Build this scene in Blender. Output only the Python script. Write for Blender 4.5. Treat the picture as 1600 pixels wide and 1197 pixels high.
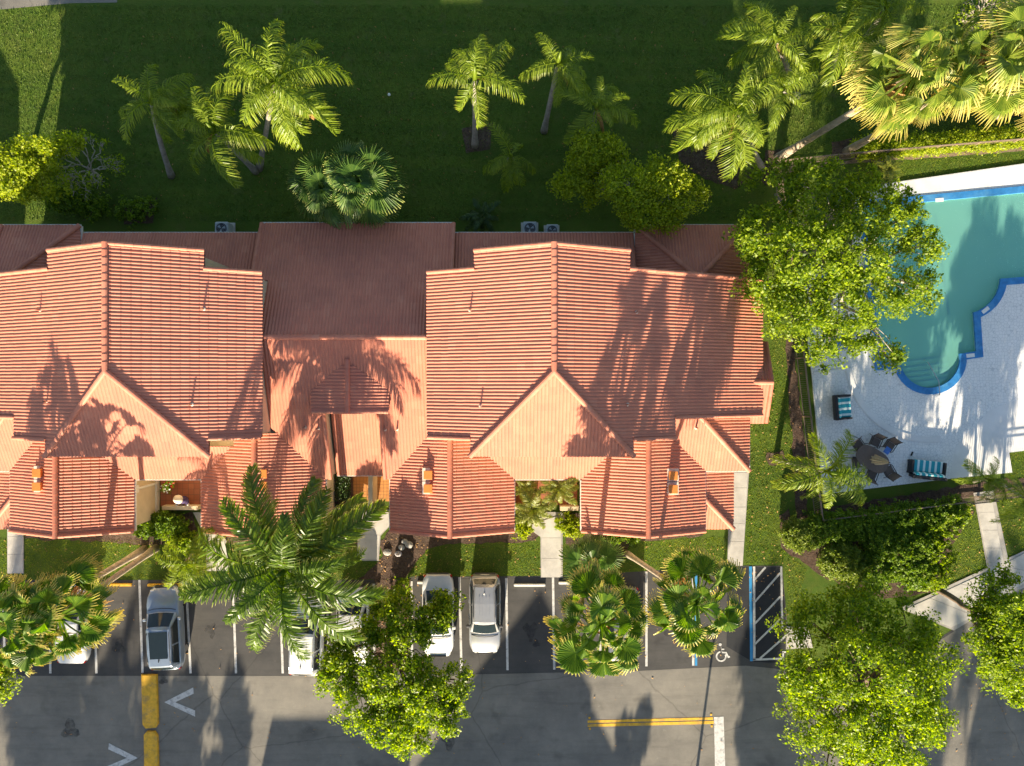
import bpy, bmesh, math, random
import numpy as np
from mathutils import Vector, Matrix, Quaternion

S = bpy.context.scene
for o in list(bpy.data.objects): bpy.data.objects.remove(o)
COL = S.collection
R = math.radians
random.seed(7); rng = np.random.default_rng(7)

# ------------------------------------------------------------------ camera
CAMH = 42.0; F = 1109.0
cam_d = bpy.data.cameras.new('camera'); cam = bpy.data.objects.new('camera', cam_d); COL.objects.link(cam)
cam.location = (0, 0, CAMH); cam.rotation_euler = (0, 0, 0)
cam_d.sensor_fit = 'HORIZONTAL'; cam_d.sensor_width = 36; cam_d.lens = 36 * F / 1600.0
cam_d.clip_end = 3000; cam_d.clip_start = 0.5
S.camera = cam
# ------------------------------------------------------------------ sky and sun
SUN_EL, SUN_AZ = 16.4, 7.5        # shadows run up the picture, 7.5 degrees to the right
w = bpy.data.worlds.new('World'); S.world = w; w.use_nodes = True
nt = w.node_tree; nt.nodes.clear()
sky = nt.nodes.new('ShaderNodeTexSky'); sky.sky_type = 'NISHITA'; sky.sun_disc = False
sky.sun_elevation = R(SUN_EL); sky.sun_rotation = R(180 + SUN_AZ); sky.air_density = 1.0; sky.dust_density = 1.0
bg = nt.nodes.new('ShaderNodeBackground'); bg.inputs[1].default_value = 0.072
wo = nt.nodes.new('ShaderNodeOutputWorld')
nt.links.new(sky.outputs[0], bg.inputs[0]); nt.links.new(bg.outputs[0], wo.inputs[0])
sd = bpy.data.lights.new('sun', 'SUN'); sun = bpy.data.objects.new('sun', sd); COL.objects.link(sun)
sd.energy = 5.0; sd.angle = R(0.53); sd.color = (1.0, 0.85, 0.63)
trav = Vector((math.sin(R(SUN_AZ)) * math.cos(R(SUN_EL)), math.cos(R(SUN_AZ)) * math.cos(R(SUN_EL)), -math.sin(R(SUN_EL))))
sun.rotation_euler = trav.to_track_quat('-Z', 'Y').to_euler(); sun.location = (0, -60, 60)
S.view_settings.view_transform = 'Standard'; S.view_settings.look = 'None'
S.view_settings.exposure = 1.75; S.view_settings.gamma = 1.0; S.view_settings.use_curve_mapping = False
S.cycles.max_bounces = 8; S.cycles.transparent_max_bounces = 12

# ------------------------------------------------------------------ helpers
def at(px, py, z=0.0):
    """world point at height z that the photograph shows at (px, py)"""
    k = (CAMH - z) / F
    return Vector(((px - 800) * k, (598.5 - py) * k, z))

def put(o, label=None, cat=None, group=None, kind=None, parent=None):
    if o.name not in COL.objects: COL.objects.link(o)
    if label: o['label'] = label
    if cat: o['category'] = cat
    if group: o['group'] = group
    if kind: o['kind'] = kind
    if parent: o.parent = parent
    return o

def empty(name, loc=(0, 0, 0), rz=0, label=None, cat=None, group=None):
    o = bpy.data.objects.new(name, None); o.location = loc; o.rotation_euler = (0, 0, rz); o.empty_display_size = 0.3
    return put(o, label, cat, group)

def fast_mesh(name, V, FA, mats, smooth=False, attr=None, tri=None):
    """V (n,3); FA list of faces or (m,k) array"""
    me = bpy.data.meshes.new(name)
    V = np.asarray(V, dtype=np.float32)
    if isinstance(FA, np.ndarray):
        m, k = FA.shape
        me.vertices.add(len(V)); me.vertices.foreach_set('co', V.ravel())
        me.loops.add(m * k); me.loops.foreach_set('vertex_index', FA.astype(np.int32).ravel())
        me.polygons.add(m)
        me.polygons.foreach_set('loop_start', np.arange(0, m * k, k, dtype=np.int32))
        me.update(calc_edges=True)
    else:
        me.from_pydata(V.tolist(), [], FA)
    for mt in (mats if isinstance(mats, (list, tuple)) else [mats]): me.materials.append(mt)
    if attr is not None:
        a = me.attributes.new('along', 'FLOAT', 'POINT'); a.data.foreach_set('value', np.asarray(attr, dtype=np.float32))
    me.polygons.foreach_set('use_smooth', [smooth] * len(me.polygons))
    me.update(); me.validate()
    return me

def obj(name, me, parent=None, **kw):
    return put(bpy.data.objects.new(name, me), parent=parent, **kw)

class MB:
    """collects simple shapes into one mesh"""
    def __init__(s): s.v = []; s.f = []
    def add(s, vs, fs):
        n = len(s.v); s.v += [tuple(p) for p in vs]; s.f += [tuple(i + n for i in f) for f in fs]; return s
    def box(s, x0, x1, y0, y1, z0, z1, M=None, bev=0.0):
        if bev > 0:
            bm = bmesh.new(); bmesh.ops.create_cube(bm, size=1)
            for v in bm.verts:
                v.co = Vector(((x0 + x1) / 2 + v.co.x * (x1 - x0), (y0 + y1) / 2 + v.co.y * (y1 - y0), (z0 + z1) / 2 + v.co.z * (z1 - z0)))
            bmesh.ops.bevel(bm, geom=bm.edges[:], offset=bev, segments=1, affect='EDGES')
            bm.verts.index_update()
            vs = [v.co.copy() for v in bm.verts]; fs = [[v.index for v in f.verts] for f in bm.faces]; bm.free()
        else:
            vs = [Vector(p) for p in ((x0, y0, z0), (x1, y0, z0), (x1, y1, z0), (x0, y1, z0), (x0, y0, z1), (x1, y0, z1), (x1, y1, z1), (x0, y1, z1))]
            fs = [(0, 3, 2, 1), (4, 5, 6, 7), (0, 1, 5, 4), (1, 2, 6, 5), (2, 3, 7, 6), (3, 0, 4, 7)]
        if M is not None: vs = [M @ v for v in vs]
        return s.add(vs, fs)
    def tube(s, pts, rad, n=8, cap=True):
        pts = [Vector(p) for p in pts]; rings = []
        if not hasattr(rad, '__len__'): rad = [rad] * len(pts)
        base = len(s.v)
        for i, p in enumerate(pts):
            d = (pts[min(i + 1, len(pts) - 1)] - pts[max(i - 1, 0)]).normalized()
            u = d.orthogonal().normalized() if i == 0 else (u - d * u.dot(d)).normalized()
            vv = d.cross(u)
            for k in range(n):
                a = 2 * math.pi * k / n
                s.v.append(tuple(p + (u * math.cos(a) + vv * math.sin(a)) * rad[i]))
        for i in range(len(pts) - 1):
            for k in range(n):
                a = base + i * n + k; b = base + i * n + (k + 1) % n
                s.f.append((a, b, b + n, a + n))
        if cap:
            s.f.append(tuple(base + k for k in range(n))[::-1])
            e = base + (len(pts) - 1) * n
            s.f.append(tuple(e + k for k in range(n)))
        return s
    def cyl(s, c, r, z0, z1, n=16, r2=None):
        return s.tube([(c[0], c[1], z0), (c[0], c[1], z1)], [r, r if r2 is None else r2], n)
    def prism(s, poly, z0, z1):
        """poly: plan points (convex or not)"""
        n = len(poly); b = len(s.v)
        for p in poly: s.v.append((p[0], p[1], z0))
        for p in poly: s.v.append((p[0], p[1], z1))
        s.f.append(tuple(b + i for i in range(n))[::-1]); s.f.append(tuple(b + n + i for i in range(n)))
        for i in range(n):
            j = (i + 1) % n; s.f.append((b + i, b + j, b + n + j, b + n + i))
        return s
    def mesh(s, name, mat, smooth=False, fix=True):
        me = bpy.data.meshes.new(name); me.from_pydata(s.v, [], s.f)
        for mt in (mat if isinstance(mat, (list, tuple)) else [mat]): me.materials.append(mt)
        if fix:
            bm = bmesh.new(); bm.from_mesh(me); bmesh.ops.recalc_face_normals(bm, faces=bm.faces[:]); bm.to_mesh(me); bm.free()
        me.polygons.foreach_set('use_smooth', [smooth] * len(me.polygons)); me.update()
        return me
    def build(s, name, mat, parent=None, smooth=False, **kw):
        return obj(name, s.mesh(name, mat, smooth), parent, **kw)

def sheet(name, pts, z, mat, parent=None, kind='structure', thick=0.0, **kw):
    """flat polygon (concave allowed), pts in plan metres; with thick > 0 a slab whose top is z"""
    from mathutils.geometry import tessellate_polygon
    n = len(pts); V = [(p[0], p[1], z) for p in pts]
    F_ = []
    for t in tessellate_polygon([[Vector(v) for v in V]]):
        p, q, r = (V[i] for i in t)
        F_.append(tuple(t) if (q[0] - p[0]) * (r[1] - p[1]) - (q[1] - p[1]) * (r[0] - p[0]) > 0 else tuple(t)[::-1])
    if thick > 0:
        F2 = [tuple(i + n for i in f)[::-1] for f in F_]
        V += [(x, y, zz - thick) for x, y, zz in V]
        ar = sum(pts[i][0] * pts[(i + 1) % n][1] - pts[(i + 1) % n][0] * pts[i][1] for i in range(n))
        for i in range(n):
            j = (i + 1) % n; F2.append((i, n + i, n + j, j) if ar > 0 else (j, n + j, n + i, i))
        F_ += F2
    me = bpy.data.meshes.new(name); me.from_pydata(V, [], F_); me.materials.append(mat); me.update()
    return obj(name, me, parent, kind=kind, **kw)

def G(*pts): return [at(x, y, 0).xy for x, y in pts]

# ------------------------------------------------------------------ materials
def newmat(name):
    m = bpy.data.materials.new(name); m.use_nodes = True; t = m.node_tree; t.nodes.clear()
    out = t.nodes.new('ShaderNodeOutputMaterial'); b = t.nodes.new('ShaderNodeBsdfPrincipled')
    t.links.new(b.outputs[0], out.inputs[0]); return m, t, b, out

def N(t, kind, **kw):
    n = t.nodes.new('ShaderNode' + kind)
    for k, v in kw.items():
        if k.startswith('i_'): n.inputs[k[2:].replace('_', ' ')].default_value = v
        else: setattr(n, k, v)
    return n

def ramp(t, src, stops):
    r = t.nodes.new('ShaderNodeValToRGB'); el = r.color_ramp.elements
    while len(el) < len(stops): el.new(0.5)
    for e, (p, c) in zip(el, stops): e.position = p; e.color = (*c, 1) if len(c) == 3 else c
    t.links.new(src, r.inputs[0]); return r.outputs[0]

def noise(t, scale, detail=5, rough=0.6, coord='Object', stretch=None):
    tc = t.nodes.new('ShaderNodeTexCoord'); src = tc.outputs[coord]
    if stretch:
        mp = t.nodes.new('ShaderNodeMapping'); mp.inputs['Scale'].default_value = stretch
        t.links.new(src, mp.inputs[0]); src = mp.outputs[0]
    n = N(t, 'TexNoise', i_Scale=scale, i_Detail=detail, i_Roughness=rough); t.links.new(src, n.inputs['Vector'])
    return n.outputs[0]

def mixc(t, fac, a, b, mode='MIX'):
    m = t.nodes.new('ShaderNodeMix'); m.data_type = 'RGBA'; m.blend_type = mode
    for sock, val in ((m.inputs[0], fac), (m.inputs[6], a), (m.inputs[7], b)):
        if hasattr(val, 'links'): t.links.new(val, sock)
        elif isinstance(val, (int, float)): sock.default_value = val
        else: sock.default_value = (*val, 1)
    return m.outputs[2]

def bump(t, b, h, strength=0.4, dist=0.02):
    bp = N(t, 'Bump', i_Strength=strength, i_Distance=dist); t.links.new(h, bp.inputs['Height']); t.links.new(bp.outputs[0], b.inputs['Normal'])

def simple(name, col, rough=0.6, var=0.15, scale=4.0, bmp=0.0, bscale=40.0, metal=0.0, spec=0.4, coat=0.0, dirt=None, bd=0.01):
    m, t, b, out = newmat(name)
    n = noise(t, scale)
    lo = tuple(c * (1 - var) for c in col); hi = tuple(min(1, c * (1 + var)) for c in col)
    c = ramp(t, n, [(0.3, lo), (0.7, hi)])
    if dirt:
        d = noise(t, scale * 0.35, 7, 0.7); c = mixc(t, ramp(t, d, [(0.5, (0, 0, 0)), (0.72, (1, 1, 1))]), c, dirt)
    t.links.new(c, b.inputs['Base Color'])
    b.inputs['Roughness'].default_value = rough; b.inputs['Metallic'].default_value = metal
    b.inputs['Specular IOR Level'].default_value = spec; b.inputs['Coat Weight'].default_value = coat
    if bmp: bump(t, b, noise(t, bscale, 4), bmp, bd)
    return m

def leafmat(name, dark, light, tip=None, transl=0.3, rough=0.45, tipstart=0.6, patch=None):
    m, t, b, out = newmat(name)
    geo = N(t, 'NewGeometry'); oi = N(t, 'ObjectInfo')
    add = N(t, 'Math', operation='ADD'); t.links.new(geo.outputs['Random Per Island'], add.inputs[0]); t.links.new(oi.outputs['Random'], add.inputs[1])
    fr = N(t, 'Math', operation='FRACT'); t.links.new(add.outputs[0], fr.inputs[0])
    c = ramp(t, fr.outputs[0], [(0.0, dark), (1.0, light)])
    if tip:
        a = N(t, 'Attribute', attribute_name='along')
        k = ramp(t, a.outputs['Fac'], [(tipstart, (0, 0, 0)), (1.0, (1, 1, 1))])
        c = mixc(t, k, c, tip)
    if patch:                                            # dry and worn places of the turf
        n = N(t, 'TexNoise', i_Scale=0.33, i_Detail=8, i_Roughness=0.72); t.links.new(geo.outputs['Position'], n.inputs['Vector'])
        c = mixc(t, ramp(t, n.outputs[0], [(0.46, (0, 0, 0)), (0.66, (0.85,) * 3)]), c, patch)
        n = N(t, 'TexNoise', i_Scale=1.6, i_Detail=4); t.links.new(geo.outputs['Position'], n.inputs['Vector'])
        c = mixc(t, ramp(t, n.outputs[0], [(0.40, (0.6,) * 3), (0.58, (0, 0, 0))]), c, tuple(x * .6 for x in dark))
    t.links.new(c, b.inputs['Base Color']); b.inputs['Roughness'].default_value = rough; b.inputs['Specular IOR Level'].default_value = 0.35
    tr = N(t, 'BsdfTranslucent'); hs = N(t, 'HueSaturation', i_Saturation=1.1, i_Value=1.5); t.links.new(c, hs.inputs['Color']); t.links.new(hs.outputs[0], tr.inputs[0])
    mx = N(t, 'MixShader'); mx.inputs[0].default_value = transl
    t.links.new(b.outputs[0], mx.inputs[1]); t.links.new(tr.outputs[0], mx.inputs[2]); t.links.new(mx.outputs[0], out.inputs[0])
    return m

M = {}
# roof tiles: each tile its own tone
def tilemat(name, a, bcol, c3):
    m, t, b, out = newmat(name)
    geo = N(t, 'NewGeometry'); oi = N(t, 'ObjectInfo')
    add = N(t, 'Math', operation='ADD'); t.links.new(geo.outputs['Random Per Island'], add.inputs[0]); t.links.new(oi.outputs['Random'], add.inputs[1])
    fr = N(t, 'Math', operation='FRACT'); t.links.new(add.outputs[0], fr.inputs[0])
    c = ramp(t, fr.outputs[0], [(0.0, a), (0.45, bcol), (0.85, bcol), (1.0, c3)])
    tc = N(t, 'NewGeometry'); n = N(t, 'TexNoise', i_Scale=0.5, i_Detail=6, i_Roughness=0.7); t.links.new(tc.outputs['Position'], n.inputs['Vector'])
    c = mixc(t, ramp(t, n.outputs[0], [(0.45, (0, 0, 0)), (0.75, (0.6,) * 3)]), c, (0.34, 0.13, 0.092))
    n2 = N(t, 'TexNoise', i_Scale=14, i_Detail=4); t.links.new(tc.outputs['Position'], n2.inputs['Vector'])
    c = mixc(t, 0.25, c, mixc(t, n2.outputs[0], (0.3, 0.3, 0.3), (0.75, 0.75, 0.75)), 'OVERLAY')
    t.links.new(c, b.inputs['Base Color']); b.inputs['Roughness'].default_value = 0.62; b.inputs['Specular IOR Level'].default_value = 0.3
    bump(t, b, n2.outputs[0], 0.25, 0.01)
    return m
M['tile'] = tilemat('terracotta tile', (0.515, 0.182, 0.115), (0.55, 0.20, 0.125), (0.575, 0.225, 0.142))
M['ridge'] = tilemat('ridge tile', (0.50, 0.175, 0.108), (0.56, 0.21, 0.132), (0.58, 0.24, 0.155))
M['deckboard'] = simple('roof underlay', (0.12, 0.06, 0.05), 0.9)
M['stucco'] = simple('cream stucco', (0.62, 0.50, 0.33), 0.9, 0.08, 1.5, 0.3, 60)
M['trim'] = simple('white trim', (0.72, 0.68, 0.6), 0.6, 0.06)
M['gutter'] = simple('gutter metal', (0.55, 0.52, 0.5), 0.5, 0.08)
M['vent'] = simple('orange vent', (0.66, 0.22, 0.045), 0.5, 0.1)
M['pipe'] = simple('pipe', (0.36, 0.15, 0.09), 0.6)
M['flash'] = simple('flashing', (0.7, 0.62, 0.52), 0.5)
M['glass'] = simple('window glass', (0.03, 0.04, 0.05), 0.05, 0.05, spec=0.8)
M['door'] = simple('door', (0.30, 0.18, 0.09), 0.5)
M['white'] = simple('white paint', (0.75, 0.74, 0.7), 0.5, 0.05)
M['metal'] = simple('dull metal', (0.5, 0.5, 0.5), 0.35, 0.05, metal=0.9)
M['black'] = simple('black metal', (0.012, 0.012, 0.014), 0.4, 0.1)
M['darkgrey'] = simple('dark grey', (0.05, 0.05, 0.055), 0.6)
M['acgrey'] = simple('air conditioner grey', (0.36, 0.40, 0.43), 0.5)
M['bark'] = simple('bark', (0.14, 0.10, 0.07), 0.9, 0.35, 6, 0.8, 20, bd=0.03)
M['palebark'] = simple('pale bark', (0.38, 0.33, 0.28), 0.9, 0.3, 6, 0.6, 20)
M['palmbark'] = simple('palm bark', (0.36, 0.29, 0.21), 0.9, 0.3, 5, 0.9, 14, bd=0.03)
M['greybark'] = simple('grey palm bark', (0.27, 0.24, 0.21), 0.9, 0.3, 5, 0.9, 14, bd=0.03)
M['queen'] = leafmat('queen palm leaf', (0.12, 0.19, 0.016), (0.27, 0.34, 0.032), (0.38, 0.40, 0.06), 0.45, 0.4, 0.7)
M['royal'] = leafmat('tall palm leaf', (0.06, 0.115, 0.011), (0.15, 0.235, 0.02), (0.50, 0.46, 0.16), 0.42, 0.35, 0.8)
M['datepalm'] = leafmat('date palm leaf', (0.13, 0.16, 0.02), (0.24, 0.26, 0.035), (0.4, 0.33, 0.08), 0.3, 0.4, 0.8)
M['fan'] = leafmat('fan palm leaf', (0.055, 0.13, 0.012), (0.17, 0.27, 0.024), (0.66, 0.56, 0.18), 0.4, 0.4, 0.72)
M['palefan'] = leafmat('pale fan palm leaf', (0.10, 0.17, 0.022), (0.27, 0.33, 0.045), (0.62, 0.52, 0.17), 0.42, 0.4, 0.66)
M['fanblue'] = leafmat('green fan leaf', (0.06, 0.13, 0.03), (0.14, 0.23, 0.045), (0.30, 0.32, 0.09), 0.4, 0.4, 0.85)
M['dead'] = leafmat('dry leaf', (0.28, 0.15, 0.05), (0.48, 0.28, 0.11), None, 0.2, 0.8)
M['cycad'] = leafmat('cycad leaf', (0.03, 0.07, 0.015), (0.06, 0.11, 0.02), None, 0.25, 0.4)
M['oak'] = leafmat('broad leaf', (0.06, 0.13, 0.008), (0.36, 0.45, 0.02), None, 0.55, 0.45)
M['lime'] = leafmat('yellow green leaf', (0.16, 0.24, 0.010), (0.46, 0.50, 0.024), None, 0.55, 0.45)
M['ficus'] = leafmat('deep green leaf', (0.06, 0.135, 0.008), (0.37, 0.46, 0.018), None, 0.55, 0.42)
M['hedge'] = leafmat('hedge leaf', (0.06, 0.13, 0.010), (0.22, 0.32, 0.022), None, 0.45, 0.5)
M['gold'] = leafmat('golden leaf', (0.14, 0.15, 0.015), (0.27, 0.24, 0.025), None, 0.3, 0.5)
M['olive'] = leafmat('olive leaf', (0.10, 0.16, 0.018), (0.26, 0.32, 0.035), None, 0.35, 0.5)
M['rubber'] = simple('rubber', (0.015, 0.015, 0.016), 0.8)
M['rim'] = simple('alloy', (0.45, 0.45, 0.46), 0.3, metal=0.8)
M['carglass'] = simple('car glass', (0.014, 0.022, 0.026), 0.04, 0.05, spec=0.5)
M['lens'] = simple('lamp lens', (0.75, 0.75, 0.75), 0.1, spec=0.8)
M['redlens'] = simple('tail lamp', (0.35, 0.02, 0.02), 0.15)
def paint(name, col, metal=0.3, rough=0.28):
    m, t, b, out = newmat(name); b.inputs['Base Color'].default_value = (*col, 1); b.inputs['Metallic'].default_value = metal
    b.inputs['Roughness'].default_value = rough; b.inputs['Coat Weight'].default_value = 0.7; b.inputs['Coat Roughness'].default_value = 0.04
    n = noise(t, 1.2, 6); t.links.new(ramp(t, n, [(0.35, tuple(c * 0.86 for c in col)), (0.65, col)]), b.inputs['Base Color']); return m
M['silverblue'] = paint('silver blue paint', (0.26, 0.32, 0.40), 0.4)
M['silver'] = paint('silver paint', (0.38, 0.385, 0.39), 0.4)
M['whitecar'] = paint('white car paint', (0.74, 0.74, 0.73), 0.0)
M['darkcar'] = paint('grey car paint', (0.16, 0.17, 0.18), 0.4)

def grassmat():
    m, t, b, out = newmat('lawn grass')
    big = noise(t, 0.22, 6, 0.65); mid = noise(t, 2.2, 6, 0.7); fine = noise(t, 26, 4, 0.7, stretch=(1.3, 0.8, 1))
    c = ramp(t, big, [(0.3, (0.065, 0.125, 0.015)), (0.55, (0.11, 0.175, 0.018)), (0.75, (0.17, 0.21, 0.026))])
    c = mixc(t, ramp(t, mid, [(0.4, (0, 0, 0)), (0.75, (0.75,) * 3)]), c, (0.15, 0.16, 0.030))
    c = mixc(t, ramp(t, fine, [(0.35, (0.6,) * 3), (0.6, (0, 0, 0))]), c, (0.042, 0.085, 0.012))
    c = mixc(t, ramp(t, noise(t, 0.9, 7, 0.75), [(0.56, (0, 0, 0)), (0.74, (0.75,) * 3)]), c, (0.15, 0.135, 0.055))
    c = mixc(t, ramp(t, noise(t, 0.5, 2, 0.5, stretch=(0.08, 2.4, 1)), [(0.35, (0.35,) * 3), (0.65, (0, 0, 0))]), c, (0.035, 0.08, 0.012))
    t.links.new(c, b.inputs['Base Color']); b.inputs['Roughness'].default_value = 0.85; b.inputs['Specular IOR Level'].default_value = 0.15
    bump(t, b, fine, 0.9, 0.06); return m
M['grass'] = grassmat()

def asphaltmat(name, lo, hi, crack=True):
    m, t, b, out = newmat(name)
    c = ramp(t, noise(t, 0.35, 7, 0.7), [(0.3, lo), (0.7, hi)])
    c = mixc(t, ramp(t, noise(t, 0.8, 6, 0.7, stretch=(0.25, 2.2, 1)), [(0.5, (0, 0, 0)), (0.8, (0.55,) * 3)]), c, tuple(x * 0.6 for x in lo))
    st = noise(t, 0.55, 3, 0.5)
    c = mixc(t, ramp(t, st, [(0.60, (0, 0, 0)), (0.72, (0.5,) * 3)]), c, tuple(x * 0.5 for x in lo))
    c = mixc(t, ramp(t, noise(t, 2.6, 5, 0.7), [(0.62, (0, 0, 0)), (0.75, (0.45,) * 3)]), c, tuple(x * 1.25 for x in hi))
    fine = noise(t, 60, 3)
    c = mixc(t, 0.35, c, mixc(t, fine, (0.25,) * 3, (0.8,) * 3), 'OVERLAY')
    if crack:
        tc = N(t, 'TexCoord'); wn = N(t, 'TexNoise', i_Scale=0.8, i_Detail=6); t.links.new(tc.outputs['Object'], wn.inputs['Vector'])
        add = mixc(t, 0.5, tc.outputs['Object'], wn.outputs['Color'], 'ADD')
        vo = N(t, 'TexVoronoi', feature='DISTANCE_TO_EDGE', i_Scale=0.075); t.links.new(add, vo.inputs['Vector'])
        c = mixc(t, ramp(t, vo.outputs['Distance'], [(0.0, (0.30,) * 3), (0.0018, (0, 0, 0))]), c, (0.015, 0.015, 0.015))
    t.links.new(c, b.inputs['Base Color']); b.inputs['Roughness'].default_value = 0.85; b.inputs['Specular IOR Level'].default_value = 0.25
    bump(t, b, fine, 0.5, 0.01); return m
M['asphalt'] = asphaltmat('asphalt', (0.050, 0.050, 0.050), (0.092, 0.087, 0.080))
M['oldasphalt'] = asphaltmat('worn asphalt', (0.14, 0.132, 0.116), (0.25, 0.23, 0.192))
M['newasphalt'] = asphaltmat('sealed asphalt', (0.022, 0.024, 0.028), (0.034, 0.036, 0.04), False)
M['concrete'] = simple('concrete', (0.50, 0.475, 0.43), 0.85, 0.14, 1.2, 0.3, 50, dirt=(0.33, 0.31, 0.28))
M['kerb'] = simple('kerb concrete', (0.36, 0.34, 0.31), 0.85, 0.2, 2)
M['mulch'] = simple('mulch', (0.085, 0.052, 0.036), 0.95, 0.55, 9, 1.0, 22, bd=0.08, dirt=(0.16, 0.12, 0.09))
M['soil'] = simple('dry soil', (0.22, 0.16, 0.11), 0.95, 0.4, 5, 0.8, 20, bd=0.05)
M['linepaint'] = simple('line paint', (0.56, 0.55, 0.52), 0.75, 0.14, 9, dirt=(0.22, 0.215, 0.2))
M['yellow'] = simple('yellow paint', (0.70, 0.39, 0.03), 0.75, 0.2, 5, 0.4, 30, dirt=(0.27, 0.19, 0.09))
M['blueline'] = simple('blue paint', (0.03, 0.24, 0.50), 0.7, 0.1)
M['terracotta'] = None

def gridmat(name, c1, c2, joint, scale, rough=0.7, kind='brick'):
    m, t, b, out = newmat(name); tc = N(t, 'TexCoord')
    if kind == 'brick':
        br = N(t, 'TexBrick', offset=0.0, i_Scale=1.0, i_Mortar_Size=0.012, i_Brick_Width=scale, i_Row_Height=scale)
        br.inputs['Color1'].default_value = (*c1, 1); br.inputs['Color2'].default_value = (*c2, 1); br.inputs['Mortar'].default_value = (*joint, 1)
        t.links.new(tc.outputs['Object'], br.inputs['Vector']); c = br.outputs['Color']; h = br.outputs['Fac']
        hh = N(t, 'Math', operation='SUBTRACT'); hh.inputs[0].default_value = 1; t.links.new(h, hh.inputs[1]); h = hh.outputs[0]
    else:
        vo = N(t, 'TexVoronoi', feature='DISTANCE_TO_EDGE', i_Scale=scale, i_Randomness=0.75); t.links.new(tc.outputs['Object'], vo.inputs['Vector'])
        vc = N(t, 'TexVoronoi', i_Scale=scale, i_Randomness=0.75); t.links.new(tc.outputs['Object'], vc.inputs['Vector'])
        sp = N(t, 'SeparateColor'); t.links.new(vc.outputs['Color'], sp.inputs[0])
        c = ramp(t, sp.outputs[0], [(0, c1), (1, c2)])
        h = ramp(t, vo.outputs['Distance'], [(0.0, (0, 0, 0)), (0.09, (1, 1, 1))])
        c = mixc(t, h, joint, c)
    c = mixc(t, ramp(t, noise(t, 0.4, 7, 0.7), [(0.5, (0, 0, 0)), (0.8, (0.35,) * 3)]), c, tuple(x * 0.72 for x in c1))
    t.links.new(c, b.inputs['Base Color']); b.inputs['Roughness'].default_value = rough; b.inputs['Specular IOR Level'].default_value = 0.3
    bump(t, b, h, 0.5, 0.008); return m
M['terracotta'] = gridmat('terracotta floor', (0.30, 0.10, 0.05), (0.36, 0.13, 0.065), (0.16, 0.08, 0.05), 0.33)
M['deck'] = gridmat('stamped deck', (0.76, 0.76, 0.74), (0.82, 0.81, 0.79), (0.56, 0.57, 0.57), 5.5, 0.75, 'vor')
M['decksmooth'] = simple('smooth deck', (0.74, 0.73, 0.71), 0.75, 0.07, 1.0, 0.2, 50, dirt=(0.62, 0.61, 0.6))
M['coping'] = simple('blue coping', (0.03, 0.19, 0.46), 0.55, 0.22, 3.0, 0.3, 30, dirt=(0.10, 0.32, 0.55))
M['plaster'] = simple('pool plaster', (0.62, 0.86, 0.74), 0.7, 0.1, 0.4)
M['wicker'] = simple('dark wicker', (0.018, 0.019, 0.024), 0.6, 0.3, 20, 0.6, 120)
M['sling'] = simple('brown sling', (0.13, 0.10, 0.085), 0.8, 0.12, 8)
M['bronze'] = simple('bronze frame', (0.045, 0.035, 0.03), 0.5)
M['canvas'] = simple('beige canvas', (0.50, 0.43, 0.30), 0.9, 0.12, 3)
M['fence'] = simple('bronze fence metal', (0.22, 0.16, 0.12), 0.5, 0.1)
def stripemat(name, c1, c2, width):
    m, t, b, out = newmat(name); tc = N(t, 'TexCoord'); sp = N(t, 'SeparateXYZ'); t.links.new(tc.outputs['Object'], sp.inputs[0])
    mm = N(t, 'Math', operation='MULTIPLY'); mm.inputs[1].default_value = 1 / width; t.links.new(sp.outputs[0], mm.inputs[0])
    fr = N(t, 'Math', operation='FRACT'); ad = N(t, 'Math', operation='ADD'); ad.inputs[1].default_value = 50.1; t.links.new(mm.outputs[0], ad.inputs[0]); t.links.new(ad.outputs[0], fr.inputs[0])
    r = ramp(t, fr.outputs[0], [(0.0, c1), (0.62, c2)]); r.node.color_ramp.interpolation = 'CONSTANT'
    t.links.new(r, b.inputs['Base Color']); b.inputs['Roughness'].default_value = 0.9; return m
M['stripe'] = stripemat('teal striped cloth', (0.02, 0.30, 0.37), (0.62, 0.72, 0.70), 0.34)
M['bluecloth'] = simple('blue cloth', (0.08, 0.20, 0.55), 0.9, 0.2)
M['lounge'] = simple('blue sling', (0.03, 0.16, 0.55), 0.8, 0.1)

def watermat():
    m, t, b, out = newmat('pool water')
    tr = N(t, 'BsdfTransparent'); tr.inputs[0].default_value = (0.74, 0.97, 0.90, 1)
    gl = N(t, 'BsdfGlossy'); gl.inputs['Roughness'].default_value = 0.02
    df = N(t, 'BsdfDiffuse'); df.inputs[0].default_value = (0.38, 0.94, 0.78, 1)
    fr = N(t, 'Fresnel', i_IOR=1.33)
    bp = N(t, 'Bump', i_Strength=0.6, i_Distance=0.08); t.links.new(noise(t, 2.2, 4), bp.inputs['Height'])
    t.links.new(bp.outputs[0], gl.inputs['Normal']); t.links.new(bp.outputs[0], fr.inputs['Normal'])
    m0 = N(t, 'MixShader'); m0.inputs[0].default_value = 0.30; t.links.new(tr.outputs[0], m0.inputs[1]); t.links.new(df.outputs[0], m0.inputs[2])
    m1 = N(t, 'MixShader'); t.links.new(fr.outputs[0], m1.inputs[0]); t.links.new(m0.outputs[0], m1.inputs[1]); t.links.new(gl.outputs[0], m1.inputs[2])
    t.links.new(m1.outputs[0], out.inputs[0]); t.nodes.remove(b); return m
M['water'] = watermat()

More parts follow.
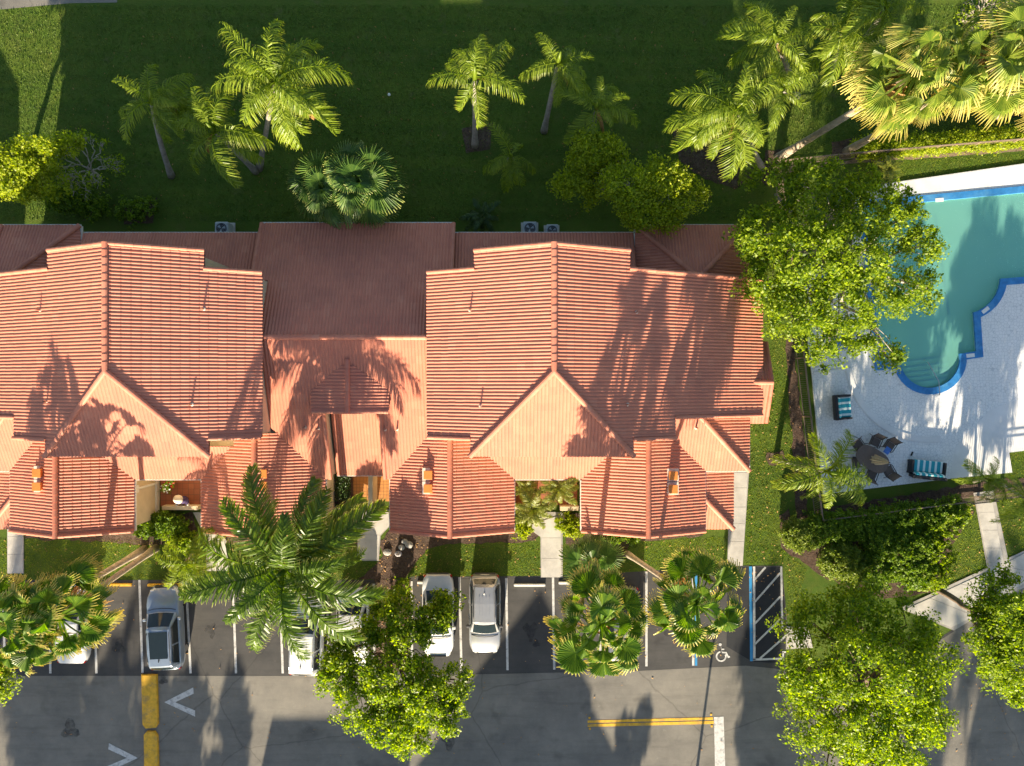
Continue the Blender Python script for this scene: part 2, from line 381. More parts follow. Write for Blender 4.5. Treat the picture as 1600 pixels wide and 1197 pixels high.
def stainmat():
    m, t, b, out = newmat('oil stain'); b.inputs['Base Color'].default_value = (0.03, 0.029, 0.028, 1); b.inputs['Roughness'].default_value = 0.6
    tr = N(t, 'BsdfTransparent'); mx = N(t, 'MixShader'); t.links.new(ramp(t, noise(t, 2.4, 6, 0.7), [(0.35, (0, 0, 0)), (0.75, (0.75,) * 3)]), mx.inputs[0])
    t.links.new(tr.outputs[0], mx.inputs[1]); t.links.new(b.outputs[0], mx.inputs[2]); t.links.new(mx.outputs[0], out.inputs[0]); return m
M['stain'] = stainmat()
# ------------------------------------------------------------------ tiled roofs
TW, TL = 0.345, 0.42                       # tile pitch across and along the slope
def tile_template():
    roll = [(0.0, -0.004), (0.022, -0.005), (0.040, 0.010), (0.068, 0.027), (0.097, 0.033), (0.126, 0.027), (0.154, 0.010)]
    prof = roll + [(u + TW / 2, z) for u, z in roll] + [(TW + .004, -0.004)]     # a double-roll tile
    vs, fs = [], []
    L = TL + 0.05
    for k, (v, h) in enumerate(((0.0, 0.022), (L, 0.046))):
        for (u, z) in prof: vs.append((u, v, z + h))
    n = len(prof)
    for i in range(n - 1): fs.append((i, i + 1, n + i + 1, n + i))
    b = len(vs)                                        # butt end of the tile, facing down the slope
    for (u, z) in prof: vs.append((u, L, max(0.0, z + 0.046 - 0.032)))
    for i in range(n - 1): fs.append((n + i, n + i + 1, b + i + 1, b + i))
    return np.array(vs), np.array(fs)
TT_V, TT_F = tile_template()
TILE_ME = fast_mesh('roof_tile', TT_V, TT_F, M['tile'])
def cap_template(r, L, r2):
    vs, fs = [], []; n = 6
    for (y, rr, h) in ((0, r, 0.0), (L, r2, 0.018)):
        for k in range(n + 1):
            a = math.pi * k / n; vs.append((rr * math.cos(a), y, h + rr * 0.85 * math.sin(a)))
    for k in range(n): fs.append((k + 1, k, n + 1 + k, n + 2 + k))
    fs.append(tuple(range(n + 1, 2 * n + 2)))
    return np.array(vs), fs
CAP_V, CAP_F = cap_template(0.128, 0.44, 0.145)
CAP_ME = fast_mesh('ridge_tile', CAP_V, CAP_F, M['ridge'])
RAKE_V, RAKE_F = cap_template(0.095, 0.42, 0.11)
RAKE_ME = fast_mesh('rake_tile', RAKE_V, RAKE_F, M['ridge'])
HALF = False

def clip(poly, cp):
    """poly: list of (u,v,h); cp: convex ccw polygon in (u,v)"""
    out = poly
    for i in range(len(cp)):
        ax, ay = cp[i]; bx, by = cp[(i + 1) % len(cp)]; ex, ey = bx - ax, by - ay
        inp, out = out, []
        if not inp: return []
        d = [ex * (p[1] - ay) - ey * (p[0] - ax) for p in inp]
        for k in range(len(inp)):
            p, q, dp, dq = inp[k], inp[(k + 1) % len(inp)], d[k], d[(k + 1) % len(inp)]
            if dp >= 0: out.append(p)
            if (dp >= 0) != (dq >= 0):
                t = dp / (dp - dq); out.append(tuple(p[j] + t * (q[j] - p[j]) for j in range(3)))
    return out

class Roofs:
    """one building's roofs: collects the tiles, then keeps the 300 nearest the sky as parts"""
    def __init__(s, root): s.root = root; s.single = []; s.stuffV = []; s.stuffF = []; s.nv = 0; s.caps = []; s.rakes = []
    def slope(s, P0, z0, d, sl, polys, thick=0.14, tiles=True, name='roof'):
        d = Vector((d[0], d[1])); a = Vector((-d.y, d.x)); q = math.sqrt(1 + sl * sl)
        P0 = Vector((P0[0], P0[1]))
        Z = lambda P: z0 - sl * ((Vector((P[0], P[1])) - P0).dot(d))
        mb = MB()
        for poly in polys:
            n = len(poly); b = len(mb.v)
            for p in poly: mb.v.append((p[0], p[1], Z(p) - thick))
            for p in poly: mb.v.append((p[0], p[1], Z(p)))
            mb.f.append(tuple(b + i for i in range(n))[::-1]); mb.f.append(tuple(b + n + i for i in range(n)))
            for i in range(n):
                j = (i + 1) % n; mb.f.append((b + i, b + j, b + n + j, b + n + i))
        deck = mb.build(name, M['deckboard'], s.root)
        if not tiles: return deck
        a3 = np.array((a.x, a.y, 0)); d3 = np.array((d.x, d.y, -sl)) / q; n3 = np.array((sl * d.x, sl * d.y, 1)) / q
        O = np.array((P0.x, P0.y, z0))
        uvp = [[((Vector(p) - P0).dot(a), (Vector(p) - P0).dot(d) * q) for p in poly] for poly in polys]
        vmax = max(v for pl in uvp for _, v in pl); u0 = min(u for pl in uvp for u, _ in pl)
        for cp in uvp:
            ar = sum(cp[i][0] * cp[(i + 1) % len(cp)][1] - cp[(i + 1) % len(cp)][0] * cp[i][1] for i in range(len(cp)))
            if ar < 0: cp = cp[::-1]
            us = [p[0] for p in cp]; vs = [p[1] for p in cp]
            for j in range(int((vmax - max(vs)) / TL) - 1, int((vmax - min(vs)) / TL) + 2):
                vt = vmax + 0.03 - (j + 1) * TL - 0.05
                for i in range(int((min(us) - u0) / TW) - 1, int((max(us) - u0) / TW) + 2):
                    ut = u0 + i * TW
                    V = TT_V + np.array((ut + random.uniform(-.006, .006), vt + random.uniform(-.01, .01), 0))
                    ins = True; far = False
                    for k in range(len(cp)):
                        ax, ay = cp[k]; bx, by = cp[(k + 1) % len(cp)]; ex, ey = bx - ax, by - ay; L = math.hypot(ex, ey)
                        dd = (ex * (V[:, 1] - ay) - ey * (V[:, 0] - ax)) / L
                        if dd.max() < 0.005: far = True; break
                        if dd.min() < -0.06: ins = False
                    if far: continue
                    if ins:
                        s.single.append((O + a3 * ut + d3 * vt, a3, d3, n3, V, O, deck))
                    else:
                        VV, FF = [], []
                        for f in TT_F:
                            c = clip([tuple(V[x]) for x in f], cp)
                            if len(c) > 2:
                                b = len(VV); VV += c; FF.append(tuple(range(b, b + len(c))))
                        if VV:
                            VV = np.array(VV); W = O + VV[:, :1] * a3 + VV[:, 1:2] * d3 + VV[:, 2:] * n3
                            s.stuffV.append(W); s.stuffF += [tuple(x + s.nv for x in f) for f in FF]; s.nv += len(VV)
        return deck
    def ridge(s, p, q, kind='ridge', parent=None):
        """a run of cap tiles from the high end p down to q"""
        p, q = Vector(p), Vector(q); d = q - p; L = d.length; d.normalize()
        x = d.cross(Vector((0, 0, 1))).normalized(); z = x.cross(d)
        n = max(1, round(L / 0.38)); 
        for i in range(n):
            o = p + d * (L * i / n - 0.02)
            m = Matrix((x, d, z)).transposed().to_4x4(); m.translation = o - Vector((0, 0, 0.0))
            (s.caps if kind == 'ridge' else s.rakes).append(m)
    def finish(s):
        s.single.sort(key=lambda t: -t[0][2])
        keep, rest = s.single[:300], s.single[300:]
        for (o, a3, d3, n3, V, O, deck) in keep:
            ob = bpy.data.objects.new('roof_tile', TILE_ME)
            m = Matrix(((a3[0], d3[0], n3[0], o[0]), (a3[1], d3[1], n3[1], o[1]), (a3[2], d3[2], n3[2], o[2]), (0, 0, 0, 1)))
            ob.matrix_world = m; ob.parent = deck; COL.objects.link(ob)
        for (o, a3, d3, n3, V, O, deck) in rest:
            s.stuffV.append(O + V[:, :1] * a3 + V[:, 1:2] * d3 + V[:, 2:] * n3)
            s.stuffF += [tuple(int(x) + s.nv for x in f) for f in TT_F]; s.nv += len(V)
        if s.stuffV:
            me = fast_mesh('roof_tiling', np.concatenate(s.stuffV), s.stuffF, M['tile'])
            obj('roof_tiling', me, s.root, kind='stuff')
        for nm, me, ms in (('ridge_tile', CAP_ME, s.caps), ('rake_tile', RAKE_ME, s.rakes)):
            for m in ms:
                ob = bpy.data.objects.new(nm, me); ob.matrix_world = m; ob.parent = s.root; COL.objects.link(ob)

def gutter(root, pts, z, w=0.10):
    mb = MB()
    pts = [Vector((p[0], p[1])) for p in pts]
    for p, q in zip(pts, pts[1:]):
        d = (q - p); L = d.length; a = math.atan2(d.y, d.x)
        mb.box(0, L, -w / 2, w / 2, -0.13, 0.0, Matrix.Translation((p.x, p.y, z)) @ Matrix.Rotation(a, 4, 'Z'))
    mb.build('gutter', M['trim'], root)

def window(root, x, y, z, w, h, face):
    """face: 'S','N','E','W' outward; frame part with a pane sub-part"""
    rot = {'S': 0, 'E': math.pi / 2, 'N': math.pi, 'W': -math.pi / 2}[face]
    T = Matrix.Translation((x, y, z)) @ Matrix.Rotation(rot, 4, 'Z')
    mb = MB()
    for (a, b, c, d) in ((-w / 2, w / 2, 0, .07), (-w / 2, w / 2, h - .07, h), (-w / 2, -w / 2 + .07, .07, h - .07), (w / 2 - .07, w / 2, .07, h - .07), (-.025, .025, .07, h - .07)):
        mb.box(a, b, -0.06, 0.02, c, d, T)
    f = mb.build('window', M['trim'], root)
    g = MB().box(-w / 2 + .07, w / 2 - .07, -0.02, -0.01, .07, h - .07, T).build('pane', M['glass'], f)
    return f

def door(root, x, y, z, w, h, face, mat='door'):
    rot = {'S': 0, 'E': math.pi / 2, 'N': math.pi, 'W': -math.pi / 2}[face]
    T = Matrix.Translation((x, y, z)) @ Matrix.Rotation(rot, 4, 'Z')
    d = MB().box(-w / 2, w / 2, -0.05, 0.01, 0, h, T, 0.01).build('door', M[mat], root)
    MB().box(w / 2 - .12, w / 2 - .07, -0.1, -0.05, 1.0, 1.12, T).build('handle', M['metal'], d)

def townhouse(X0, m, Y0, label, tiles=True, group='row of tiled townhouses', ox=11.56):
    root = empty('townhouse', (0, 0, 0), 0, label, 'townhouse', group)
    rf = Roofs(root)
    T = lambda pts: [(X0 + m * x, y + Y0) for x, y in pts]
    P = lambda x, y, z: (X0 + m * x, y + Y0, z)
    def sl(P0, z0, d, s, polys): return rf.slope(T([P0])[0], z0, (d[0] * m, d[1]), s, [T(p) for p in polys], tiles=tiles)
    s = 0.47
    # two-storey main roof: long ridge north-south, hip at the south end, a catslide on the outer side
    sl((0, 0), 9.0, (-1, 0), s, [[(-6.23, -2.74), (-4, -2.74), (-4, 5.6), (-6.23, 5.6)], [(-4, -3.57), (0, .55), (0, 5.6), (-4, 5.6)], [(-3.8, 5.6), (0, 5.6), (0, 6.5), (-3.8, 6.5)]])
    sl((0, 0), 9.0, (1, 0), s, [[(4, -3.57), (0, .55), (0, 5.6), (4, 5.6)], [(0, 5.6), (3.8, 5.6), (3.8, 6.5), (0, 6.5)], [(4, -2.78), (6.31, -2.78), (6.31, 5.6), (4, 5.6)], [(6.31, -1.74), (ox, -1.74), (ox, 5.6), (6.31, 5.6)]])
    sl((0, .55), 9.0, (0, -1), 0.456, [[(0, .55), (-4, -3.57), (4, -3.57)]])
    # lower south slope between the garages, garages, outer hip, side bump, porch
    sl((0, -5.25), 3.0, (0, -1), 0.45, [[(-1.88, -5.25), (1.88, -5.25), (3.85, -3.4), (-3.85, -3.4)]])
    g = 0.42
    sl((-5.25, 0), 4.42, (-1, 0), g, [[(-8.62, -8.13), (-5.25, -8.13), (-5.25, -2.7), (-6.35, -2.7), (-8.62, -5.25)]])
    sl((-5.25, 0), 4.42, (1, 0), g, [[(-5.25, -8.13), (-1.88, -8.13), (-1.88, -5.25), (-3.85, -3.4), (-5.25, -3.4)], [(-5.25, -3.4), (-4.0, -3.4), (-4.0, -2.7), (-5.25, -2.7)]])
    sl((5.25, 0), 4.42, (-1, 0), g, [[(1.88, -8.13), (5.25, -8.13), (5.25, -3.4), (3.85, -3.4), (1.88, -5.25)], [(4.0, -3.4), (5.25, -3.4), (5.25, -2.7), (4.0, -2.7)]])
    sl((5.25, 0), 4.42, (1, 0), g, [[(5.25, -8.13), (8.62, -8.13), (8.62, -4.8), (6.37, -2.7), (5.25, -2.7)]])
    sl((0, -4.8), 3.0, (0, -1), 0.45, [[(8.62, -4.8), (11.04, -4.8), (7.9, -1.66), (6.31, -1.66), (6.31, -2.64)]])
    sl((11.04, 0), 3.0, (1, 0), 0.45, [[(11.04, -4.8), (11.04, -1.66), (7.9, -1.66)]])
    if ox > 11: sl((0, .04), 3.72, (0, -1), 0.41, [[(9.2, .04), (12.06, .04), (12.06, -2.2), (9.2, -2.2)]])
    if ox > 11: sl((0, .04), 3.72, (0, 1), 0.41, [[(10.4, .04), (12.06, .04), (12.06, 2.25), (10.4, 2.25)]])
    sl((10.42, 0), 2.2, (1, 0), 0.35, [[(8.3, -4.5), (8.3, -6.03), (10.42, -8.15), (10.42, -4.5)]])
    sl((0, -8.15), 2.2, (0, -1), 0.35, [[(8.3, -6.03), (10.42, -8.15), (8.3, -8.15)]])
    # north side: lean-to and hipped wing
    sl((0, 8.25), 2.8, (0, 1), 0.40, [[(-5.16, 8.25), (4.74, 8.25), (4.74, 5.45), (-5.16, 5.45)]])
    full = ox > 11
    sl((0, 8.63), 3.0, (0, 1), 0.45, [[(4.84, 8.63), (10.99, 8.63), (7.92, 5.56)] if full else [(4.84, 8.63), (9.1, 8.63), (9.1, 5.55), (7.92, 5.55)]])
    sl((4.84, 0), 3.0, (-1, 0), 0.45, [[(4.84, 8.63), (7.92, 5.55), (4.84, 5.55)]])
    if full: sl((10.99, 0), 3.0, (1, 0), 0.45, [[(10.99, 8.63), (7.92, 5.55), (10.99, 5.55)]])
    if tiles:
        h = 0.05
        zm = lambda x: 9.0 - s * abs(x)
        rf.ridge(P(0, .55, 9 + h), P(0, 6.5, 9 + h))
        for q in (-4, 4): rf.ridge(P(0, .55, 9 + h), P(q, -3.57, zm(4) + h))
        for c in (-5.25, 5.25):
            rf.ridge(P(c, -2.75, 4.42 + h), P(c, -8.2, 4.42 + h))
            for e in (-3.37, 3.37): rf.ridge(P(c, -8.13, 4.42 + h), P(c + e, -8.13, 3.0 + h), 'rake')
        for (xa, xb, y) in ((0, -3.8, 6.5), (-3.8, -6.23, 5.6), (0, 3.8, 6.5), (3.8, ox, 5.6), (-4.0, -6.23, -2.74), (4.0, 6.31, -2.78), (6.31, ox, -1.74)):
            rf.ridge(P(xa, y, zm(xa) + h), P(xb, y, zm(xb) + h), 'rake')
        rf.ridge(P(7.9, -1.66, 4.41 + h), P(11.04, -4.8, 3 + h)); rf.ridge(P(8.3, -6.03, 2.94 + h), P(10.42, -8.15, 2.2 + h))
        if full: rf.ridge(P(10.9, .04, 3.72 + h), P(12.06, .04, 3.72 + h))
        if full: rf.ridge(P(12.06, .04, 3.72 + h), P(12.06, -2.2, 2.8 + h), 'rake'); rf.ridge(P(12.06, .04, 3.72 + h), P(12.06, 2.25, 2.8 + h), 'rake')
        rf.ridge(P(7.92, 5.56, 4.38 + h), P(4.84, 8.63, 3 + h)); (rf.ridge(P(7.92, 5.56, 4.38 + h), P(10.99, 8.63, 3 + h)) if full else rf.ridge(P(9.1, 5.6, 4.36 + h), P(9.1, 8.63, 3 + h), 'rake'))
        rf.finish()
        for (pts, z) in (([(-1.88, -5.3), (1.88, -5.3)], 2.98), ([(-8.66, -8.13), (-8.66, -5.25)], 2.98), ([(-1.84, -8.13), (-1.84, -5.25)], 2.98), ([(1.84, -8.13), (1.84, -5.25)], 2.98),
                         ([(8.66, -8.13), (8.66, -4.8)], 2.98), ([(8.62, -4.85), (11.04, -4.85)], 2.98), ([(11.08, -4.8), (11.08, -2.2)], 2.98), ([(-5.16, 8.3), (4.74, 8.3)], 2.78), ([(4.80, 8.63), (4.80, 5.6)], 2.98), ([(4.84, 8.68), (10.99 if full else 9.1, 8.68)], 2.98)):
            gutter(root, T(pts), z)
    # walls
    wl = MB()
    def prism_y(pts, y0, y1):         # pts in (x, z), extruded along y
        n = len(pts); b = len(wl.v)
        for yy in (y0, y1):
            for x, z in pts: wl.v.append(P(x, yy, z))
        wl.f.append(tuple(b + i for i in range(n))); wl.f.append(tuple(b + n + i for i in range(n))[::-1])
        for i in range(n):
            j = (i + 1) % n; wl.f.append((b + i, b + j, b + n + j, b + n + i))
    def bx(x0, x1, y0, y1, z0, z1):
        xs = sorted((X0 + m * x0, X0 + m * x1)); wl.box(xs[0], xs[1], y0 + Y0, y1 + Y0, z0, z1)
    prism_y([(-6, 0), (6, 0), (6, 5.95), (0, 8.75), (-6, 5.95)], .6, 5.35)
    bx(-6.0, 6.0, -2.6, .598, 0, 5.9)
    prism_y([(-3.6, 0), (3.6, 0), (3.6, 7.08), (0, 8.75), (-3.6, 7.08)], 5.352, 6.25)
    prism_y([(6.002, 0), (ox - .26, 0), (ox - .26, 3.45 + .47 * (11.56 - ox)), (6.002, 5.85)], -1.5, 5.35)
    for c, e in ((-5.25, 0), (5.25, 0)):
        prism_y([(c - 3.2, 0), (c + 3.2, 0), (c + 3.2, 2.88), (c, 4.2), (c - 3.2, 2.88)], -7.95, -2.602)
    bx(-2.05, 2.05, -5.0, -2.603, 0, 2.85)
    bx(-5, 3.58, 6.252, 8.05, 0, 2.65); bx(-5, -3.602, 5.352, 6.252, 0, 2.65); bx(5, 10.8 if full else 8.95, 5.352, 8.45, 0, 2.85)
    bx(8.452, 10.8, -4.6, -1.502, 0, 2.85)
    if full: bx(11.302, 11.85, -1.9, 1.95, 0, 2.6)
    wl.build('wall', M['stucco'], root)
    if tiles:
        for x, y in ((10.25, -7.95), (10.25, -4.9)):
            xx = X0 + m * x; MB().box(xx - .12, xx + .12, y - .12 + Y0, y + .12 + Y0, 0, 2.15).build('post', M['stucco'], root)
    return root, rf

if True:
    XA, XB = -18.9, 1.96
    hb, rfb = townhouse(XB, 1, 0, 'townhouse at the pool end of the row, its long tiled roof shaded by palm crowns')
    ha, rfa = townhouse(XA, -1, 0, 'townhouse at the left edge, its red hip end dappled by tree shade', ox=9.5)  # unseen outer end cut short to let a strip of sun onto the lawn
    # ---- middle house: ridge east-west, dormer, sunken porch roof
    XC = -8.47
    hc = empty('townhouse', (0, 0, 0), 0, 'middle townhouse with a small gabled dormer on its sunny tiled slope', 'townhouse', 'row of tiled townhouses')
    rc = Roofs(hc); Cx = lambda pts: [(XC + x, y) for x, y in pts]
    rc.slope((XC, 2.33), 5.85, (0, 1), 0.445, [Cx([(-5.27, 5.4), (5.27, 5.4), (5.27, 8.74), (-5.27, 8.74)]), Cx([(-4.42, 2.33), (4.42, 2.33), (4.42, 5.4), (-4.42, 5.4)])])
    L = [(-1.45, -5.25), (-1.79, -5.25), (-4.1, -2.7), (-4.42, -2.33), (-4.42, 2.33), (-1.45, 2.33)]
    rc.slope((XC, -5.25), 3.0, (0, -1), 0.376, [Cx(L), Cx([(-x, y) for x, y in L]), Cx([(-1.45, -1.3), (1.45, -1.3), (1.45, 2.33), (-1.45, 2.33)])])
    rc.slope((XC, 0), 5.42, (-1, 0), 0.29, [Cx([(0, 1.13), (-2.0, -.38), (-2.0, -1.5), (0, -1.5)])])
    rc.slope((XC, 0), 5.42, (1, 0), 0.29, [Cx([(0, 1.13), (2.0, -.38), (2.0, -1.5), (0, -1.5)])])
    rc.slope((XC, -5.15), 2.1, (0, -1), 0.376, [Cx([(-1.36, -5.15), (1.36, -5.15), (1.36, -1.3), (-1.36, -1.3)])])
    rc.ridge((XC - 4.4, 2.33, 5.9), (XC + 4.42, 2.33, 5.9)); rc.ridge((XC, 1.2, 5.47), (XC, -1.55, 5.47))
    for sx in (-1, 1):
        rc.ridge((XC, -1.5, 5.45), (XC + sx * 2.0, -1.5, 4.87), 'rake'); rc.ridge((XC + sx * 1.5, -1.3, 4.52), (XC + sx * 1.5, -5.25, 3.05), 'rake')
        rc.ridge((XC + sx * 5.27, 5.4, 4.53), (XC + sx * 5.27, 8.74, 3.05), 'rake')
    rc.finish()
    gutter(hc, Cx([(-5.27, 8.8), (5.27, 8.8)]), 2.98); gutter(hc, Cx([(-1.4, -5.2), (1.4, -5.2)]), 2.08)
    wl = MB()
    def prism_x(pts, x0, x1):
        n = len(pts); b = len(wl.v)
        for xx in (x0, x1):
            for y, z in pts: wl.v.append((xx, y, z))
        wl.f.append(tuple(b + i for i in range(n))); wl.f.append(tuple(b + n + i for i in range(n))[::-1])
        for i in range(n):
            j = (i + 1) % n; wl.f.append((b + i, b + j, b + n + j, b + n + i))
    pent = [(-5.1, 0), (8.45, 0), (8.45, 2.85), (2.33, 5.6), (-5.1, 2.85)]
    prism_x(pent, XC - 4.4, XC - 1.47); prism_x(pent, XC + 1.47, XC + 4.4)
    prism_x([(-1.3, 0), (8.45, 0), (8.45, 2.85), (2.33, 5.6), (-1.3, 4.3)], XC - 1.468, XC + 1.468)
    prism_x([(-5.0, 0), (-1.302, 0), (-1.302, 3.3), (-5.0, 1.92)], XC - 1.35, XC + 1.35)
    wl.box(XC - 1.8, XC + 1.8, -1.42, -1.305, 2.9, 4.75)
    wl.build('wall', M['stucco'], hc)
    # ---- roof fittings
    def roof_vent(root, p, hgt=0.34):
        mb = MB(); x, y, z = p
        mb.box(x - .19, x + .19, y - .19, y + .19, z - .15, z + hgt, None, 0.02)
        mb.box(x - .23, x + .23, y - .23, y + .23, z + hgt, z + hgt + .05, None, 0.015)
        v = mb.build('roof_vent', M['vent'], root)
        MB().box(x - .34, x + .34, y - .34, y + .34, z - .1, z + .07).build('flashing', M['flash'], v)
    for root, pts in ((hb, ((670, 741), (670, 762), (1050, 742), (1050, 763))), (ha, ((414, 739), (414, 758), (64, 738), (64, 759)))):
        for x, y in pts: roof_vent(root, at(x, y, 3.95))
    def vent_pipe(root, x, y, z):
        p = at(x, y, z); mb = MB(); mb.cyl((p.x, p.y), .045, z - .3, z + .38, 8); v = mb.build('vent_pipe', M['pipe'], root)
        MB().cyl((p.x, p.y), .15, z - .1, z + .08, 10, .07).build('flashing', M['flash'], v)
    def roofz(x, X0): return 9.0
    for (x, y) in ((735, 485), (751, 634), (994, 488), (980, 632)):
        X = (x - 800) / F; zz = (9.0 + 0.47 * XB - 0.47 * X * CAMH) / (1 - .47 * X) if x > 866 else (9.0 - 0.47 * XB + 0.47 * X * CAMH) / (1 + .47 * X)
        vent_pipe(hb, x, y, zz)
    for (x, y) in ((319, 483), (300, 632), (64, 485), (75, 627)):
        X = (x - 800) / F; zz = (9.0 + 0.47 * XA - 0.47 * X * CAMH) / (1 - .47 * X) if x > 165 else (9.0 - 0.47 * XA + 0.47 * X * CAMH) / (1 + .47 * X)
        vent_pipe(ha, x, y, zz)
    for (x, y) in ((477, 667), (498, 669), (602, 671), (621, 670)):
        Y = (598.5 - y) / F; zz = (3.0 + .376 * (Y * CAMH + 5.25)) / (1 + .376 * Y); vent_pipe(hc, x, y, zz)
    vent_pipe(hb, 1087, 668, 4.1)
    # ---- windows and doors that show from the sides
    for root, X0, m in ((hb, XB, 1), (ha, XA, -1)):
        for c in (-5.25, 5.25):
            window(root, X0 + m * c, -7.95, 0.9, 1.8, 1.3, 'S')
        door(root, X0 + m * 0.5, -5.0, 0.05, 0.95, 2.1, 'S')
        window(root, X0 - m * 0.9, -5.0, 0.7, 0.8, 1.5, 'S')
        for c in (-3.2, .2): window(root, X0 + m * c, 8.05, 0.4, 1.7, 1.9, 'N')
        window(root, X0, 6.25, 4.4, 1.6, 1.3, 'N')
        window(root, X0 + m * 7.2, 8.45, 0.5, 1.8, 1.9, 'N')
    for c in (-3.0, 0, 3.0): window(hc, XC + c, 8.45, 0.4, 1.8, 1.9, 'N')
    window(hc, XC, -1.42, 3.5, 1.6, 0.9, 'S')
    door(hc, XC - .5, -5.0, .05, .95, 1.8, 'S')
    # downspout and white base trim on the garage wall that faces the left courtyard
    xw = XA - 1 * (5.25 - 3.2) ; ds = MB()
    ds.box(xw + .002, xw + .09, -5.95, -5.83, .1, 2.85); ds.box(xw + .002, xw + .14, -6.1, -5.68, 2.4, 2.85); ds.build('downspout', M['trim'], ha)
    MB().box(xw + .002, xw + .10, -7.95, -5.02, 0, .35).build('base_trim', M['trim'], ha)
    # tall white pipe beside the catslide end
    MB().box(11.95 + 1.0, 11.95 + 1.2, -4.2, -2.35, .0, .16, None, .02).build('downspout', M['trim'], hb)

# the row across the parking lot, south of the picture: it throws the stepped shade on the asphalt
hs, _ = townhouse(-2.3, -1, -48.9, 'townhouse across the parking lot, out of the picture', tiles=False)
# ------------------------------------------------------------------ the ground and what is laid on it
ground = sheet('ground', [(-400, -400), (400, -400), (400, 400), (-400, 400)], 0, M['grass'])
lawn_bits = random.Random(3)
far = 260
lot_pts = G((-700, 907), (600, 906), (628, 905), (648, 900), (700, 901), (860, 900), (940, 897), (1000, 893), (1137, 884), (1222, 884), (1231, 985), (1226, 1036), (1245, 1075), (1330, 1085), (1488, 984), (1600, 902), (2400, 640), (2400, 2300), (-700, 2300))
lot = sheet('parking_lot', lot_pts, 0.006, M['asphalt'])
drive = sheet('driveway', G((-700, 1056), (222, 1056), (640, 1056), (1000, 1048), (1165, 1040), (1225, 1046), (1245, 1078), (1330, 1088), (1488, 988), (1600, 906), (2398, 645), (2398, 2298), (-700, 2298)), 0.010, M['oldasphalt'])
sheet('sealed_bay', G((1137, 886), (1221, 886), (1229, 985), (1224, 1036), (1176, 1034), (1135, 1010)), 0.012, M['newasphalt'])
sheet('sealed_patch', G((655, 905), (858, 903), (905, 898), (905, 1050), (655, 1053)), 0.012, M['newasphalt'] if False else M['asphalt'])
sheet('road', G((-500, -60), (183, -60), (183, 4), (110, 5), (0, 15), (-500, 40)), 0.006, M['oldasphalt'])
# mulch and bare soil
BLOB = [0]
def blob(name, mat, pts, z=0.012, kind='structure', jit=4, label=None):
    ring = []
    for i in range(len(pts)):
        a, b = pts[i], pts[(i + 1) % len(pts)]
        n = max(2, int(math.hypot(a[0] - b[0], a[1] - b[1]) / 9))
        for k in range(n): ring.append((a[0] + (b[0] - a[0]) * k / n + lawn_bits.uniform(-jit, jit) * .5, a[1] + (b[1] - a[1]) * k / n + lawn_bits.uniform(-jit, jit) * .5))
    BLOB[0] += 1
    return sheet(name, G(*ring), z + 0.0007 * BLOB[0], mat, kind=kind)
blob('mulch_bed', M['mulch'], [(208, 812), (300, 800), (312, 848), (250, 852), (150, 846), (40, 842), (40, 815)])
blob('mulch_bed', M['mulch'], [(318, 812), (500, 812), (560, 815), (560, 850), (430, 852), (330, 850)])
blob('mulch_bed', M['mulch'], [(592, 848), (612, 826), (800, 822), (846, 832), (836, 846), (780, 848), (700, 850), (668, 858), (648, 880), (634, 902), (600, 906), (560, 905), (600, 870)])
blob('mulch_bed', M['mulch'], [(880, 800), (905, 800), (912, 820), (1000, 820), (1100, 815), (1098, 838), (1040, 842), (985, 848), (968, 885), (905, 880), (884, 850)])
blob('mulch_bed', M['mulch'], [(586, 906), (642, 906), (640, 1048), (588, 1050)], 0.02)
blob('mulch_bed', M['mulch'], [(1218, 820), (1250, 806), (1500, 770), (1520, 800), (1490, 850), (1470, 925), (1380, 935), (1330, 920), (1285, 900), (1255, 880), (1222, 855)])
blob('mulch_bed', M['mulch'], [(1226, 520), (1238, 520), (1256, 690), (1262, 800), (1244, 812), (1238, 700)], 0.012)
blob('mulch_bed', M['mulch'], [(1270, 812), (1275, 796), (1480, 762), (1600, 745), (1660, 738), (1660, 758), (1480, 780)], 0.016)
blob('mulch_bed', M['mulch'], [(720, 200), (770, 190), (765, 235), (730, 240)]); blob('mulch_bed', M['mulch'], [(1050, 195), (1100, 190), (1195, 265), (1150, 295), (1100, 280), (1060, 250)])
blob('mulch_bed', M['mulch'], [(195, 315), (245, 310), (240, 350), (195, 350)]); blob('mulch_bed', M['mulch'], [(1196, 236), (1225, 232), (1236, 262), (1196, 290), (1188, 280)])
blob('mulch_bed', M['mulch'], [(1540, 140), (1660, 130), (1660, 180), (1560, 184)]); blob('mulch_bed', M['mulch'], [(1300, 222), (1335, 215), (1345, 240), (1300, 252)], 0.014)
blob('mulch_bed', M['mulch'], [(1196, 708), (1222, 704), (1228, 726), (1200, 728)], 0.014)
blob('mulch_bed', M['mulch'], [(1216, 806), (1232, 795), (1236, 830), (1220, 836)], 0.014); blob('mulch_bed', M['mulch'], [(1410, 915), (1462, 918), (1455, 926), (1415, 932)], 0.014)
blob('soil_strip', M['soil'], [(1210, 262), (1330, 250), (1345, 240), (1460, 231), (1680, 217), (1680, 230), (1470, 246), (1345, 254), (1215, 272)], 0.008, jit=2)

